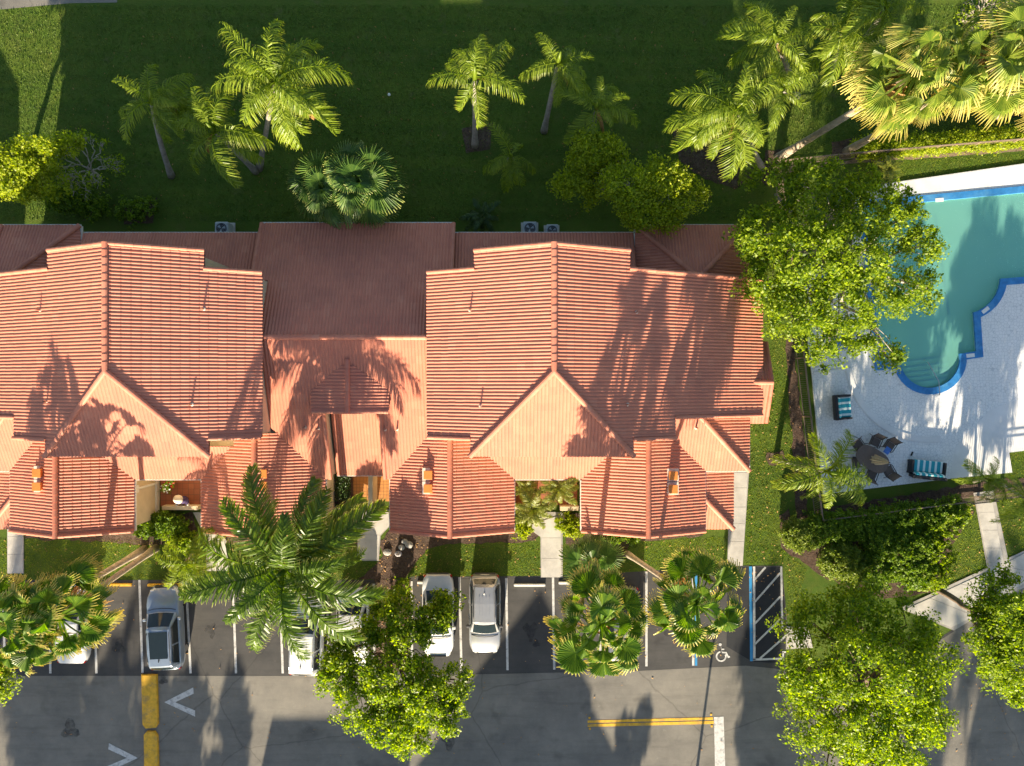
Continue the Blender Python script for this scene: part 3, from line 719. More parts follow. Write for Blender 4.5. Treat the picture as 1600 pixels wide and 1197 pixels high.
# concrete paths: every slab its own piece
def path(label_pts, slabs, name='path'):
    BLOB[0] += 1; p = sheet(name, G(*label_pts), 0.028 + .0007 * BLOB[0], M['kerb'])
    for s_ in slabs:
        c = Vector((sum(q[0] for q in s_) / len(s_), sum(q[1] for q in s_) / len(s_)))
        q = [tuple(c + (Vector(v) - c) * 0.985) for v in s_]
        sheet('slab', G(*q), 0.062 + lawn_bits.uniform(0, .006), M['concrete'], p, kind=None, thick=0.05)
    return p
def strip(x0, x1, ys, dx=0.0):
    y0, y1 = ys[0], ys[-1]; f = lambda y: dx * (y - y0) / (y1 - y0)
    return [[(x0 + f(a), a), (x1 + f(a), a), (x1 + f(b), b), (x0 + f(b), b)] for a, b in zip(ys, ys[1:])]
path([(844, 800), (879, 800), (879, 902), (845, 902)], strip(846, 877, [840, 872, 901]) + [[(820, 822), (877, 804), (877, 840), (846, 840)]])
path([(12, 820), (38, 820), (38, 896), (12, 896)], strip(13, 37, [820, 838, 866, 895]))
path([(323, 845), (357, 845), (357, 892), (323, 892)], strip(325, 355, [845, 868, 891]) + [[(302, 800), (318, 800), (355, 845), (325, 845)]])
path([(558, 798), (609, 798), (610, 821), (595, 837), (592, 876), (559, 876)], [[(559, 800), (608, 800), (609, 820), (594, 836), (559, 834)], [(559, 834), (594, 836), (592, 856), (560, 856)], [(560, 856), (592, 856), (590, 874), (562, 874)]])
path([(1140, 736), (1170, 738), (1160, 884), (1136, 884)], strip(1144, 1168, [738, 762, 792, 818, 846, 883], -8))
path([(1520, 770), (1552, 766), (1580, 900), (1545, 905)], strip(1523, 1548, [774, 800, 828, 856, 884, 905], 24))
path([(1405, 950), (1600, 860), (1660, 830), (1700, 862), (1620, 905), (1490, 985)], [[(1412, 952), (1452, 934), (1522, 962), (1486, 980)], [(1452, 934), (1500, 912), (1572, 928), (1522, 962)], [(1500, 912), (1562, 884), (1625, 895), (1572, 928)], [(1562, 884), (1640, 842), (1700, 862), (1625, 895)]])
path([(1227, 978), (1250, 980), (1262, 1012), (1228, 1014)], [[(1229, 980), (1262, 980), (1270, 1012), (1229, 1012)]])
path([(-40, 740), (0, 740), (0, 760), (-40, 760)], [[(-38, 742), (-2, 742), (-2, 758), (-38, 758)]])

# painted markings on the asphalt
def mark(px, z=0.020, mat='linepaint', name='parking_line'): return sheet(name, G(*px), z, M[mat], lot)
def line(x0, y0, x1, y1, wd=3.6, **k):
    d = Vector((x1 - x0, y1 - y0)).normalized(); n = Vector((-d.y, d.x)) * wd / 2; a, b = Vector((x0, y0)), Vector((x1, y1))
    return mark([tuple(a + n), tuple(b + n), tuple(b - n), tuple(a - n)], **k)
for (xt, xb, yt, yb) in ((-68, -64, 907, 1052), (5, 8, 907, 1052), (77, 79, 907, 1052), (147, 151, 907, 1052), (218, 223, 906, 1051), (291, 298, 908, 1052), (364, 369, 908, 1052), (437, 442, 908, 1052), (511, 514, 908, 1054), (584, 585, 912, 1050), (643, 644, 908, 1050), (718, 721, 902, 1048), (791, 793, 903, 1047), (864, 866, 900, 1046), (937, 938, 897, 1044), (1010, 1010, 893, 1041)):
    line(xt, yt, xb, yb)
line(1083, 888, 1083, 1040); line(1087.5, 888, 1087.5, 1040, mat='blueline'); line(1172.5, 885, 1174, 1033, 4.5, mat='blueline'); line(1178, 885, 1178.5, 1031)
line(1176, 1030.5, 1224, 1029, 3.2); line(1220.5, 885, 1222, 981, 3.2); line(1220, 981, 1229, 980.5, 2.6); line(1223.5, 1030, 1223.5, 1019, 2.6); line(1222, 1019, 1231, 1018.5, 2.6)
for (x0, y0, x1, y1) in ((1179.5, 905, 1196, 886), (1179.5, 940, 1219, 895), (1179.5, 974, 1219, 932), (1179.5, 1006, 1219, 967), (1187, 1029, 1229, 992)): line(x0, y0, x1, y1, 3.0, z=0.024)
# arrowheads on the driveway
for (tip, s_) in (((257, 1097), 1), ((215.5, 1184), -1)):
    x, y = tip
    mark([(x, y), (x + s_ * 45, y - 23), (x + s_ * 46, y - 13.5), (x + s_ * 17, y)], mat='linepaint', name='lane_arrow')
    mark([(x, y + .1), (x + s_ * 17, y + .1), (x + s_ * 48, y + 13), (x + s_ * 48, y + 22.5)], mat='linepaint', name='lane_arrow')
# yellow double line with four studs, white stop bar
mark([(918, 1125.5), (1114, 1120.5), (1114, 1124.6), (918, 1129.6)], mat='yellow', name='lane_line'); mark([(918, 1131.2), (1115, 1126.2), (1115, 1131), (918, 1135.6)], mat='yellow', name='lane_line')
mark([(1115.5, 1120), (1130.5, 1119.5), (1133, 1197), (1133.5, 1290), (1118, 1290), (1117, 1197)], name='stop_line')
for i, (x, y) in enumerate(((921, 1121.5), (921.5, 1138.5), (1111, 1116.5), (1112, 1134.5))):
    p = at(x, y); ob = MB().box(p.x - .06, p.x + .06, p.y - .06, p.y + .06, 0.01, .035, None, .01).build('road_stud', M['yellow'])
    put(ob, 'amber road stud at the ' + ('west' if i < 2 else 'east') + ' end of the yellow double line, ' + ('north' if i % 2 == 0 else 'south') + ' side', 'road stud', 'studs of the yellow double line')
# wheelchair symbol in the accessible bay
mb = MB(); c = at(1126.7, 1025.5).xy
sym = []
def ring2(c, r0, r1, a0, a1, n=22):
    pts = [(c[0] + r1 * math.cos(R(a0 + (a1 - a0) * i / n)), c[1] + r1 * math.sin(R(a0 + (a1 - a0) * i / n))) for i in range(n + 1)]
    return pts + [(c[0] + r0 * math.cos(R(a0 + (a1 - a0) * i / n)), c[1] + r0 * math.sin(R(a0 + (a1 - a0) * i / n))) for i in range(n, -1, -1)]
sheet('wheelchair_symbol', ring2(c, .23, .32, 100, 385), 0.022, M['linepaint'], lot)
for pl in ([(-.10, .58), (.0, .58), (.04, .20), (.26, .18), (.40, -.10), (.53, -.05), (.50, .04), (.44, .02), (.32, .27), (.06, .28), (.02, .38), (.18, .38), (.18, .46), (.0, .46), (-.02, .58)],):
    sheet('wheelchair_symbol', [(c[0] + x, c[1] + y) for x, y in pl], 0.024, M['linepaint'], lot)
sheet('wheelchair_symbol', ring2((c[0] - .06, c[1] + .70), .0005, .09, 0, 360), 0.022, M['linepaint'], lot)

# oil stains in the bays
for (x, y, r) in ((186, 1010, 9), (330, 985, 8), (405, 1000, 9), (829, 985, 10), (838, 1005, 5), (903, 1020, 8), (1046, 985, 8), (255, 1062, 6), (690, 1070, 7), (1100, 1000, 6), (700, 1150, 14), (110, 1140, 12)):
    n_ = 18; ph = lawn_bits.random() * 6
    sheet('oil_stain', G(*[(x + r * (1 + .3 * math.sin(3 * a + ph) + .18 * math.sin(7 * a + ph)) * math.cos(a), y + 1.3 * r * (1 + .3 * math.sin(3 * a + ph) + .18 * math.sin(5 * a)) * math.sin(a)) for a in [2 * math.pi * k / n_ for k in range(n_)]]), 0.0165 if y > 1056 or True else 0.01, M['stain'], lot)
# wheel stops
STOPS = [((150, 205, 914.5), 'yellow', 'yellow wheel stop in the empty bay west of the silver car'), ((230, 284, 915), 'yellow', 'yellow wheel stop in front of the silver car nose, half under fronds'),
         ((803, 852, 915), 'white', 'white wheel stop in the sunny empty bay beside the concrete walk'), ((873, 922, 911.5), 'white', 'white wheel stop by the low fan palm trunk'),
         ((1030, 1062, 903), 'white', 'white wheel stop between the two fan palm crowns'), ((652, 664, 911), 'white', 'white wheel stop end showing beside the shaded sedan')]
for (x0, x1, y), mt, lb in STOPS:
    a, b = at(x0, y, .12), at(x1, y, .12)
    prof = [(-.09, 0), (.09, 0), (.06, .13), (-.06, .13)]
    mb = MB(); n = 4
    for X in (a.x, a.x + .08, b.x - .08, b.x):
        k = 0.8 if X in (a.x, b.x) else 1
        for (yy, zz) in prof: mb.v.append((X, a.y + yy * k, zz * k + 0.012))
    for i in range(3):
        for j in range(4): mb.f.append((i * 4 + j, i * 4 + (j + 1) % 4, i * 4 + 4 + (j + 1) % 4, i * 4 + 4 + j))
    mb.f += [(3, 2, 1, 0), (12, 13, 14, 15)]
    o = mb.build('wheel_stop', M['yellow'] if mt == 'yellow' else M['white']); put(o, lb, 'wheel stop', 'wheel stops along the parking bays')

# yellow kerb island between the two lanes
for (pts, lb) in (([(222, 1053), (247, 1053), (249, 1130), (245, 1136), (229, 1137), (224, 1131)], 'upper piece of the worn yellow median kerb behind the silver car'),
                  ([(226, 1147), (231, 1141), (243, 1141), (248, 1148), (252, 1290), (228, 1290)], 'lower piece of the yellow median kerb between the two lane arrows')):
    bm = bmesh.new(); vs = [bm.verts.new((*p, 0.005)) for p in G(*pts)]; f = bm.faces.new(vs)
    if f.normal.z < 0 or True: f.normal_update(); (f.normal.z < 0) and f.normal_flip()
    r = bmesh.ops.extrude_face_region(bm, geom=[f]); up = [e for e in r['geom'] if isinstance(e, bmesh.types.BMVert)]
    for v in up: v.co.z = 0.15
    bmesh.ops.recalc_face_normals(bm, faces=bm.faces[:])
    bmesh.ops.bevel(bm, geom=[e for e in bm.edges if all(v.co.z > .1 for v in e.verts)], offset=.04, segments=2, affect='EDGES')
    me = bpy.data.meshes.new('median_kerb'); bm.to_mesh(me); bm.free(); me.materials.append(M['yellow'])
    put(bpy.data.objects.new('median_kerb', me), lb, 'kerb')

# ------------------------------------------------------------------ pool deck, pool
def arc_px(c, r, a0, a1, n=10): return [(c[0] + r * math.cos(R(a0 + (a1 - a0) * i / n)), c[1] - r * math.sin(R(a0 + (a1 - a0) * i / n))) for i in range(n + 1)]
pool_px = [(1350, 325), (1760, 287), (1760, 420), (1561, 436)] + arc_px((1503, 433), 58, -10, -74, 8) + [(1523, 549), (1497, 553)] + arc_px((1451, 559), 47, 4, -172, 16)[1:] + [(1375, 568), (1364, 460)]
pool_pts = [at(x, y, 0.0).xy for x, y in pool_px]
def offset(pts, d):
    out = []; n = len(pts)
    ar = sum(pts[i][0] * pts[(i + 1) % n][1] - pts[(i + 1) % n][0] * pts[i][1] for i in range(n)); sg = 1 if ar > 0 else -1
    for i in range(n):
        a, b, c = Vector(pts[i - 1]), Vector(pts[i]), Vector(pts[(i + 1) % n])
        e1, e2 = (b - a).normalized(), (c - b).normalized(); n1, n2 = Vector((e1.y, -e1.x)) * sg, Vector((e2.y, -e2.x)) * sg
        mm = (n1 + n2); k = max(0.35, mm.length_squared / 2); out.append(b + mm * (d / k / 1.0) if True else b)
    return out
cop_pts = offset(pool_pts, 0.40)
deck_pts = G((1372, 289), (1600, 256), (1780, 231), (1780, 690), (1600, 704), (1575, 707), (1580, 738), (1480, 748), (1285, 772), (1268, 590), (1262, 540), (1252, 415), (1330, 395), (1336, 310))
def ringmesh(name, outer, inner, z, mat, z2=None, parent=None, **kw):
    bm = bmesh.new(); ed = []
    for ring in (outer, inner):
        vs = [bm.verts.new((p[0], p[1], z)) for p in ring]
        ed += [bm.edges.new((vs[i], vs[(i + 1) % len(vs)])) for i in range(len(vs))]
    bmesh.ops.triangle_fill(bm, edges=ed, use_beauty=True)
    for f in bm.faces:
        f.normal_update()
        if f.normal.z < 0: f.normal_flip()
    if z2 is not None:
        r = bmesh.ops.extrude_face_region(bm, geom=bm.faces[:])
        for e in r['geom']:
            if isinstance(e, bmesh.types.BMVert): e.co.z = z2
        bmesh.ops.recalc_face_normals(bm, faces=bm.faces[:])
    me = bpy.data.meshes.new(name); bm.to_mesh(me); bm.free(); me.materials.append(mat)
    return obj(name, me, parent, **kw)
# cut the pool out of the ground sheet too
bpy.data.objects.remove(ground)
ground = ringmesh('ground', [(-400, -400), (400, -400), (400, 400), (-400, 400)], offset(pool_pts, 0.2), 0.0, M['grass'], kind='structure')
deck = ringmesh('pool_deck', deck_pts, offset(pool_pts, 0.30), 0.0, M['deck'], 0.10, kind='structure')
pool = empty('swimming_pool', tuple(at(1470, 450, 0)), 0, 'blue rimmed swimming pool of green water with rounded entry steps', 'swimming pool')
def child(o): o.matrix_parent_inverse = pool.matrix_world.inverted(); return o
bpy.context.view_layer.update()
child(ringmesh('coping', cop_pts, pool_pts, 0.03, M['coping'], 0.145, pool))
mb = MB(); n = len(pool_pts); inn = offset(pool_pts, 0.05)
DEPTH = -1.2
for p in inn: mb.v.append((p[0], p[1], 0.03))
for p in inn: mb.v.append((p[0], p[1], DEPTH))
for i in range(n): mb.f.append((i, (i + 1) % n, n + (i + 1) % n, n + i))
mb.f.append(tuple(n + i for i in range(n)))
child(mb.build('basin', M['plaster'], pool))
wt = sheet('water', [(p[0], p[1]) for p in offset(pool_pts, 0.04)], -0.06, M['water'], pool, kind=None); child(wt)
# steps in the round bay, a dark line across the floor
ax = at(1402, 566).xy; bxp = at(1500, 554).xy; dr = (bxp - ax); nr = Vector((dr.y, -dr.x)).normalized(); dr = dr.normalized()
for i in range(5):
    off = [0.0, .36, .68, .98, 1.26][i] + .05
    pts = []
    for p in pool_pts: pts.append(Vector(p))
    cpos = at(1451, 559).xy; rad = 1.72
    h = (cpos - ax).dot(nr) * 0 + off
    if h < rad:
        a = math.asin(min(1, h / rad)); ring = []
        a0 = math.atan2(dr.y, dr.x)
        for k in range(13):
            t = a0 - a - (math.pi - 2 * a) * k / 12; ring.append((cpos.x + rad * math.cos(t), cpos.y + rad * math.sin(t)))
        s_ = MB().prism(ring[::-1], DEPTH, [-1.0, -.78, -.56, -.36, -.2][i]); child(s_.build('step', M['plaster'], pool))
        zt_ = [-1.0, -.78, -.56, -.36, -.2][i]; e0, e1 = Vector(ring[0]), Vector(ring[-1]); dd_ = (e1 - e0); an_ = math.atan2(dd_.y, dd_.x)
        child(MB().box(0, dd_.length, -.05, .05, -.02, .012, Matrix.Translation((e0.x, e0.y, zt_)) @ Matrix.Rotation(an_, 4, 'Z')).build('step_edge', M['blueline'], pool))
mk = sheet('floor_line', G((1478, 326), (1482, 326), (1504, 488), (1500, 489)), DEPTH + .02, M['blueline'], pool, kind=None); child(mk)
# depth markers on the coping
for (x, y, a) in ((1468, 312.5, -5), (1540, 484.5, -38), (1516.5, 555.5, -6)):
    p = at(x, y, .15); T = Matrix.Translation((p.x, p.y, .147)) @ Matrix.Rotation(-R(a), 4, 'Z')
    mkr = child(MB().box(-.24, .24, -.11, .11, 0, .008, T).build('depth_marker', M['white'], pool))
# handrail by the steps
rl = MB()
P_ = lambda x, y, z: tuple(at(x, y, z))
rl.tube([P_(1468, 618, .1), P_(1468.5, 617, .95), P_(1467, 596, .95), P_(1450, 566, .55), P_(1449, 567, -.6)], .022, 8)
rl.tube([P_(1458, 618, .1), P_(1458, 617, .5), P_(1468, 617, .5)], .02, 8)
o = rl.build('handrail', M['metal']); put(o, 'thin metal handrail leaning over the rounded pool steps', 'handrail')
# low curved step and the slab edge on the deck
cc = at(1450, 560).xy
cs = MB()
def arcstrip(r0, r1, a0, a1, z0, z1, n=30):
    for i in range(n):
        t0, t1 = R(a0 + (a1 - a0) * i / n), R(a0 + (a1 - a0) * (i + 1) / n)
        cs.prism([(cc.x + r0 * math.cos(t0), cc.y + r0 * math.sin(t0)), (cc.x + r1 * math.cos(t0), cc.y + r1 * math.sin(t0)), (cc.x + r1 * math.cos(t1), cc.y + r1 * math.sin(t1)), (cc.x + r0 * math.cos(t1), cc.y + r0 * math.sin(t1))], z0, z1)
arcstrip(4.62, 4.95, 187, 278, .101, .14); arcstrip(4.95, 5.0, 187, 278, .101, .12)
o = cs.build('deck_step', M['decksmooth'], kind='structure')
for a, b in ((((1272, 577), (1328, 570)), 0), (((1271, 584), (1330, 577)), 0)):
    p, q = at(*a[0], .1), at(*a[1], .1); d = (q - p); an = math.atan2(d.y, d.x)
    MB().box(0, d.length, -.03, .09, 0, .06, Matrix.Translation((p.x, p.y, .1)) @ Matrix.Rotation(an, 4, 'Z')).build('deck_edge', M['decksmooth'], kind='structure')
sheet('deck_border', G((1372, 290), (1600, 257), (1780, 232), (1780, 270), (1600, 286), (1395, 308)), 0.104, M['decksmooth'])
sheet('deck_apron', G((1545, 640), (1600, 620), (1778, 600), (1778, 688), (1600, 703), (1574, 706), (1579, 737), (1482, 747), (1490, 700)), 0.104, M['decksmooth'])

# ------------------------------------------------------------------ pool fence: posts, rails, pickets
def fence(pts, label, h=1.25, gate=None):
    root = empty('pool_fence', tuple(at(*pts[0])), 0, label, 'fence', 'fence runs round the pool'); bpy.context.view_layer.update(); inv = root.matrix_world.inverted()
    W = [at(*p) for p in pts]; pk = MB(); rails = MB()
    for a, b in zip(W, W[1:]):
        d = b - a; L = d.length; an = math.atan2(d.y, d.x); n = max(1, round(L / 2.3)); T = Matrix.Translation(a) @ Matrix.Rotation(an, 4, 'Z')
        for i in range(n + 1):
            p = MB().box(L * i / n - .035, L * i / n + .035, -.035, .035, 0, h + .06, T, .008).build('post', M['fence'], root); p.matrix_parent_inverse = inv
        for z in (.15, h - .12, h):
            for i in range(n):
                p = MB().box(L * i / n + .036, L * (i + 1) / n - .036, -.02, .02, z - .02, z + .02, T).build('rail', M['fence'], root); p.matrix_parent_inverse = inv
        k = int(L / .11)
        for i in range(k):
            x = (i + .5) * L / k; pk.box(x - .008, x + .008, -.008, .008, .1, h - .14, T)
    p = pk.build('pickets', M['fence'], root, kind='stuff'); p.matrix_parent_inverse = inv
fence([(1208, 263), (1226, 420), (1244, 560), (1254, 650), (1262, 725), (1272, 807)], 'thin bronze picket fence along the west side of the pool')
fence([(1272, 807), (1400, 791), (1488, 780)], 'bronze picket fence behind the dark hedge south of the pool')
fence([(1528, 776), (1600, 768), (1680, 757)], 'bronze picket fence from the pool gate to the right edge')
fence([(1210, 261), (1300, 251), (1450, 238), (1690, 219)], 'bronze picket fence along the bare soil strip north of the pool')
# gate
g0, g1 = at(1489, 779), at(1527, 775); d = g1 - g0; T = Matrix.Translation(g0) @ Matrix.Rotation(math.atan2(d.y, d.x), 4, 'Z'); L = d.length
gate = empty('pool_gate', tuple(g0), 0, 'tall metal pool gate at the head of the concrete walk', 'gate'); bpy.context.view_layer.update(); inv = gate.matrix_world.inverted()
for nm, mb in (('gate_frame', MB().box(.0, .06, -.03, .03, 0, 1.9, T).box(L - .06, L, -.03, .03, 0, 1.9, T).box(.06, L - .06, -.025, .025, 1.8, 1.86, T).box(.06, L - .06, -.025, .025, .12, .18, T)), ('latch', MB().box(L - .2, L - .1, -.06, .06, 1.0, 1.12, T))):
    o = mb.build(nm, M['fence'], gate); o.matrix_parent_inverse = inv
for i in range(10):
    x = .06 + (i + .5) * (L - .12) / 10; o = MB().box(x - .012, x + .012, -.012, .012, .18, 1.8, T).build('bar', M['fence'], gate); o.matrix_parent_inverse = inv
# ------------------------------------------------------------------ leaves and fronds (shared meshes)
def norm(a): return a / (np.linalg.norm(a, axis=-1, keepdims=True) + 1e-9)
Zv = np.array((0, 0, 1.0))

def frond_mesh(name, L, elev, bend, nleaf, leaf, width, mat, seed, plume=0.5, droop=0.5, fwd=0.75, petiole=0.12, gust=0.0):
    """pinnate frond growing along +x from the origin; gravity along -z"""
    g = np.random.default_rng(seed)
    ns = 10; s = np.linspace(0, 1, ns + 1); ang = R(elev) - R(bend) * s ** 1.25
    seg = L / ns; P = np.zeros((ns + 1, 3)); side = g.uniform(-0.12, 0.12)
    for i in range(ns):
        a = (ang[i] + ang[i + 1]) / 2; P[i + 1] = P[i] + seg * np.array((math.cos(a), side * s[i], math.sin(a)))
    V, Fq, A = [], [], []
    def quadstrip(pts, lat, ws, al):
        b = len(V)
        for p, l, w_, a in zip(pts, lat, ws, al):
            V.append(p + l * w_ / 2); V.append(p - l * w_ / 2); A.extend((a, a))
        for k in range(len(pts) - 1): Fq.append((b + 2 * k, b + 2 * k + 1, b + 2 * k + 3, b + 2 * k + 2))
    # midrib: two crossed tapered strips
    T = norm(np.gradient(P, axis=0)); lat = norm(np.cross(T, Zv)); up = np.cross(lat, T)
    wr = np.linspace(0.09, 0.018, ns + 1) * (0.6 + 0.15 * L)
    quadstrip(P, lat, wr, s * 0.5); quadstrip(P, up, wr, s * 0.5)
    for sg in (-1, 1):
        for k in range(nleaf):
            u = petiole + (1 - petiole) * (k + g.uniform(-.3, .3) + .5) / nleaf; u = min(max(u, 0.02), 0.995)
            x = u * ns; i = min(int(x), ns - 1); f = x - i
            p = P[i] * (1 - f) + P[i + 1] * f; t = norm(T[i] * (1 - f) + T[i + 1] * f); la = norm(np.cross(t, Zv)); upv = np.cross(la, t)
            ln = leaf * (0.45 + 0.55 * math.sin(math.pi * min(1, (u * 0.86 + 0.12)))) * g.uniform(.85, 1.15)
            if u > .9: ln *= 1 - 3.5 * (u - .9)
            pl = g.normal(0, plume) * 0.6 + 0.22
            d = norm(sg * la * 1.0 + t * (fwd + 0.9 * (u - .5)) + upv * pl)
            pts = [p]; dd = d.copy()
            for q in range(3):
                dd = norm(dd + np.array((0, gust * (.4 + .4 * q), -droop * (0.35 + 0.5 * q))) * g.uniform(.8, 1.2)); pts.append(pts[-1] + dd * ln / 3)
            lt = norm(np.cross(d, g.normal(0, .35, 3) + upv))
            quadstrip(pts, [lt] * 4, (width * .7, width, width * .8, width * .12), (0, .35, .7, 1.0))
    return fast_mesh(name, np.array(V), np.array(Fq), mat, False, A)

def fan_mesh(name, elev, pet, rad, nseg, mat, seed, droop=0.6, spread=128, cup=0.25, split=0.55):
    """fan palm leaf: bent stalk and a pleated round blade with hanging tips"""
    g = np.random.default_rng(seed)
    V, Fq, A = [], [], []
    ns = 5; e0 = R(elev); P = [np.zeros(3)]
    for i in range(ns):
        a = e0 - R(28) * (i / ns) ** 1.3; P.append(P[-1] + pet / ns * np.array((math.cos(a), 0, math.sin(a))))
    for i, p in enumerate(P):
        w_ = 0.055 - 0.02 * i / ns
        for l in ((0, w_, 0), (0, -w_, 0)): V.append(p + np.array(l)); A.append(0.0)
    for i in range(ns): Fq.append((2 * i, 2 * i + 1, 2 * i + 3, 2 * i + 2))
    a = e0 - R(40); t = np.array((math.cos(a), 0, math.sin(a))); la = np.array((0, 1.0, 0)); up = np.cross(t, la); C = P[-1]
    twist = g.normal(0, .5); la, up = la * math.cos(twist) + up * math.sin(twist), up * math.cos(twist) - la * math.sin(twist)
    dA = 2 * R(spread) / nseg; rs = (0.03, 0.30, split, 0.80, 1.0)
    for k in range(nseg):
        th0 = -R(spread) + k * dA; tm = th0 + dA / 2
        rl = rad * (0.72 + 0.28 * math.cos(tm * 0.55)) * g.uniform(.93, 1.05)
        b = len(V); hang = g.uniform(.6, 1.4) * droop
        for q, r in enumerate(rs):
            open_ = 1.0 if r <= split else (0.55 if q == 3 else 0.10)
            cupz = cup * r * r * rl
            for j, th in enumerate((tm - dA / 2 * open_, tm, tm + dA / 2 * open_)):
                pl = 0.028 * r * (1 if j == 1 else -1) * (1 if r <= split else .5)
                p = C + (t * math.cos(th) + la * math.sin(th)) * rl * r + up * (pl * rl * 1.6 + cupz * abs(math.sin(th)) * 0.9 - cupz * 0.25)
                if r > split: p = p + np.array((0, 0, -hang * rl * (r - split) ** 1.15 * 1.1))
                V.append(p); A.append((0, .3, .55, .82, 1.0)[q])
        for q in range(len(rs) - 1):
            for j in (0, 1): Fq.append((b + 3 * q + j, b + 3 * q + j + 1, b + 3 * q + 4 + j, b + 3 * q + 3 + j))
    return fast_mesh(name, np.array(V), np.array(Fq), mat, False, A)

ELEV = (72, 52, 34, 16, -4, -26)
def fr_set(kind, L, bends, **k): return [[frond_mesh('frond', L, e, b, seed=hash_(kind, i, v), gust=(0, .55, -.55)[v] if kind == 'queen' else (0, .2, -.2)[v], **k) for v in range(3)] for i, (e, b) in enumerate(zip(ELEV, bends))]
def hash_(kind, i, v): return sum(ord(c) for c in kind) * 31 + i * 7 + v * 131
SETS = {
    'queen': fr_set('queen', 3.2, (128, 125, 118, 108, 92, 66), nleaf=58, leaf=.82, width=.038, mat=M['queen'], plume=.8, droop=.85, fwd=.75),
    'tall': fr_set('tall', 5.1, (110, 100, 92, 84, 70, 48), nleaf=100, leaf=1.15, width=.062, mat=M['royal'], plume=.6, droop=.65, fwd=.75),
    'date': fr_set('date', 1.55, (85, 80, 75, 65, 55, 40), nleaf=34, leaf=.36, width=.035, mat=M['datepalm'], plume=.2, droop=.25, fwd=.8),
    'cycad': fr_set('cycad', 1.5, (70, 70, 65, 60, 50, 40), nleaf=30, leaf=.34, width=.045, mat=M['cycad'], plume=.2, droop=.3, fwd=.7),
}
SETS['fan'] = [[fan_mesh('leaf', e, 1.5, (.86, .76, .80)[v], 24, M['fan'], 400 + i * 5 + v, droop=(1.2, 1.8, 1.5)[v], cup=(.75, -.9, 1.1)[v], split=(.74, .66, .7)[v], spread=(106, 96, 84)[v]) for v in range(3)] for i, e in enumerate((76, 55, 34, 12, -12, -38))]
SETS['pale_fan'] = [[fan_mesh('leaf', e, 1.5, (.84, .74, .78)[v], 26, M['palefan'], 450 + i * 5 + v, droop=(1.6, 2.2, 1.9)[v], cup=(.7, -1.0, 1.1)[v], split=(.55, .5, .6)[v], spread=(104, 92, 80)[v]) for v in range(3)] for i, e in enumerate((72, 50, 28, 6, -18, -44))]
SETS['green_fan'] = [[fan_mesh('leaf', e, .95, 1.05, 34, M['fanblue'], 500 + i * 5 + v, droop=.7, cup=.2, split=.5) for v in range(3)] for i, e in enumerate((78, 60, 42, 24, 6, -12))]
DEAD_FAN = [fan_mesh('dead_leaf', e, .9, .9, 20, M['dead'], 600 + v, droop=1.4, cup=.1, split=.4, spread=95) for v, e in enumerate((-55, -70, -40))]
DEAD_FR = [frond_mesh('dead_frond', 2.1, -35, 50, 36, .5, .05, M['dead'], 700 + v, plume=.6, droop=1.3, fwd=1.2) for v in range(2)]
DEAD_TALL = [frond_mesh('dead_frond', 3.2, -30, 55, 50, .7, .06, M['dead'], 710 + v, plume=.6, droop=1.3, fwd=1.2) for v in range(2)]

def palm(kind, base, crown, n, size, label, name='palm_tree', group=None, dead=0, seed=1, trunk_r=.16, bark='palmbark', wind=None, sway=0.0, low=0, cat='palm tree'):
    """base and crown are world points; the fronds are parts, their meshes shared"""
    g = random.Random(seed)
    base, crown = Vector(base), Vector(crown); base.z = 0
    root = empty(name, base, 0, label, cat, group)
    d = crown - base; pts, rad = [], []
    bow = Vector((d.x, d.y, 0)) * sway
    for i in range(13):
        t = i / 12; p = d * t - bow * math.sin(math.pi * t) * 0.5; pts.append(p)
        rad.append(trunk_r * (1.45 - .45 * min(1, t * 5)) * (1 - .28 * t) * (1.0 + .035 * (i % 2)))
    tr = MB().tube(pts, rad, 10).build('trunk', M[bark], root, smooth=True)
    if kind in ('queen', 'tall'):
        ct = pts[-1]; tdir = (pts[-1] - pts[-2]).normalized()
        MB().tube([ct - tdir * .1, ct + tdir * .35, ct + tdir * .9], [trunk_r * .8, trunk_r * .72, .04], 8).build('crownshaft', M[kind if kind == 'queen' else 'royal'], root, smooth=True)
    st = SETS[kind]; ga = 2.39996; a0 = g.uniform(0, 6.28)
    for i in range(n):
        k = i / max(1, n - 1); lvl = min(5, int(k ** 0.85 * (6 - low)) + (0 if low >= 0 else -low)); lvl = min(5, lvl)
        me = st[lvl][g.randrange(3)]
        ob = bpy.data.objects.new(me.name.split('.')[0], me); sc = size * g.uniform(.74, 1.12) * (.78 if lvl == 0 else 1)
        az = a0 + i * ga + g.uniform(-.22, .22)
        if wind is None and kind == 'queen': wind = g.uniform(0, 6.28)
        if wind: az += 0.8 * math.sin(wind - az)
        ob.location = d + Vector((0, 0, g.uniform(-.12, .1))); q_ = .42 if kind in ('fan', 'pale_fan') else .22
        ob.rotation_euler = (g.uniform(-q_, q_), g.uniform(-q_, q_) * .8, az); ob.scale = (sc,) * 3
        ob.parent = root; COL.objects.link(ob)
    ds = {'fan': DEAD_FAN, 'pale_fan': DEAD_FAN, 'green_fan': DEAD_FAN, 'tall': DEAD_TALL}.get(kind, DEAD_FR)
    for i in range(dead):
        me = ds[g.randrange(len(ds))]; ob = bpy.data.objects.new(me.name.split('.')[0], me); sc = size * g.uniform(.75, 1.05)
        ob.location = d + Vector((0, 0, -.15)); ob.rotation_euler = (g.uniform(-.2, .2), g.uniform(-.2, .1), g.uniform(0, 6.28)); ob.scale = (sc,) * 3
        ob.parent = root; COL.objects.link(ob)
    return root

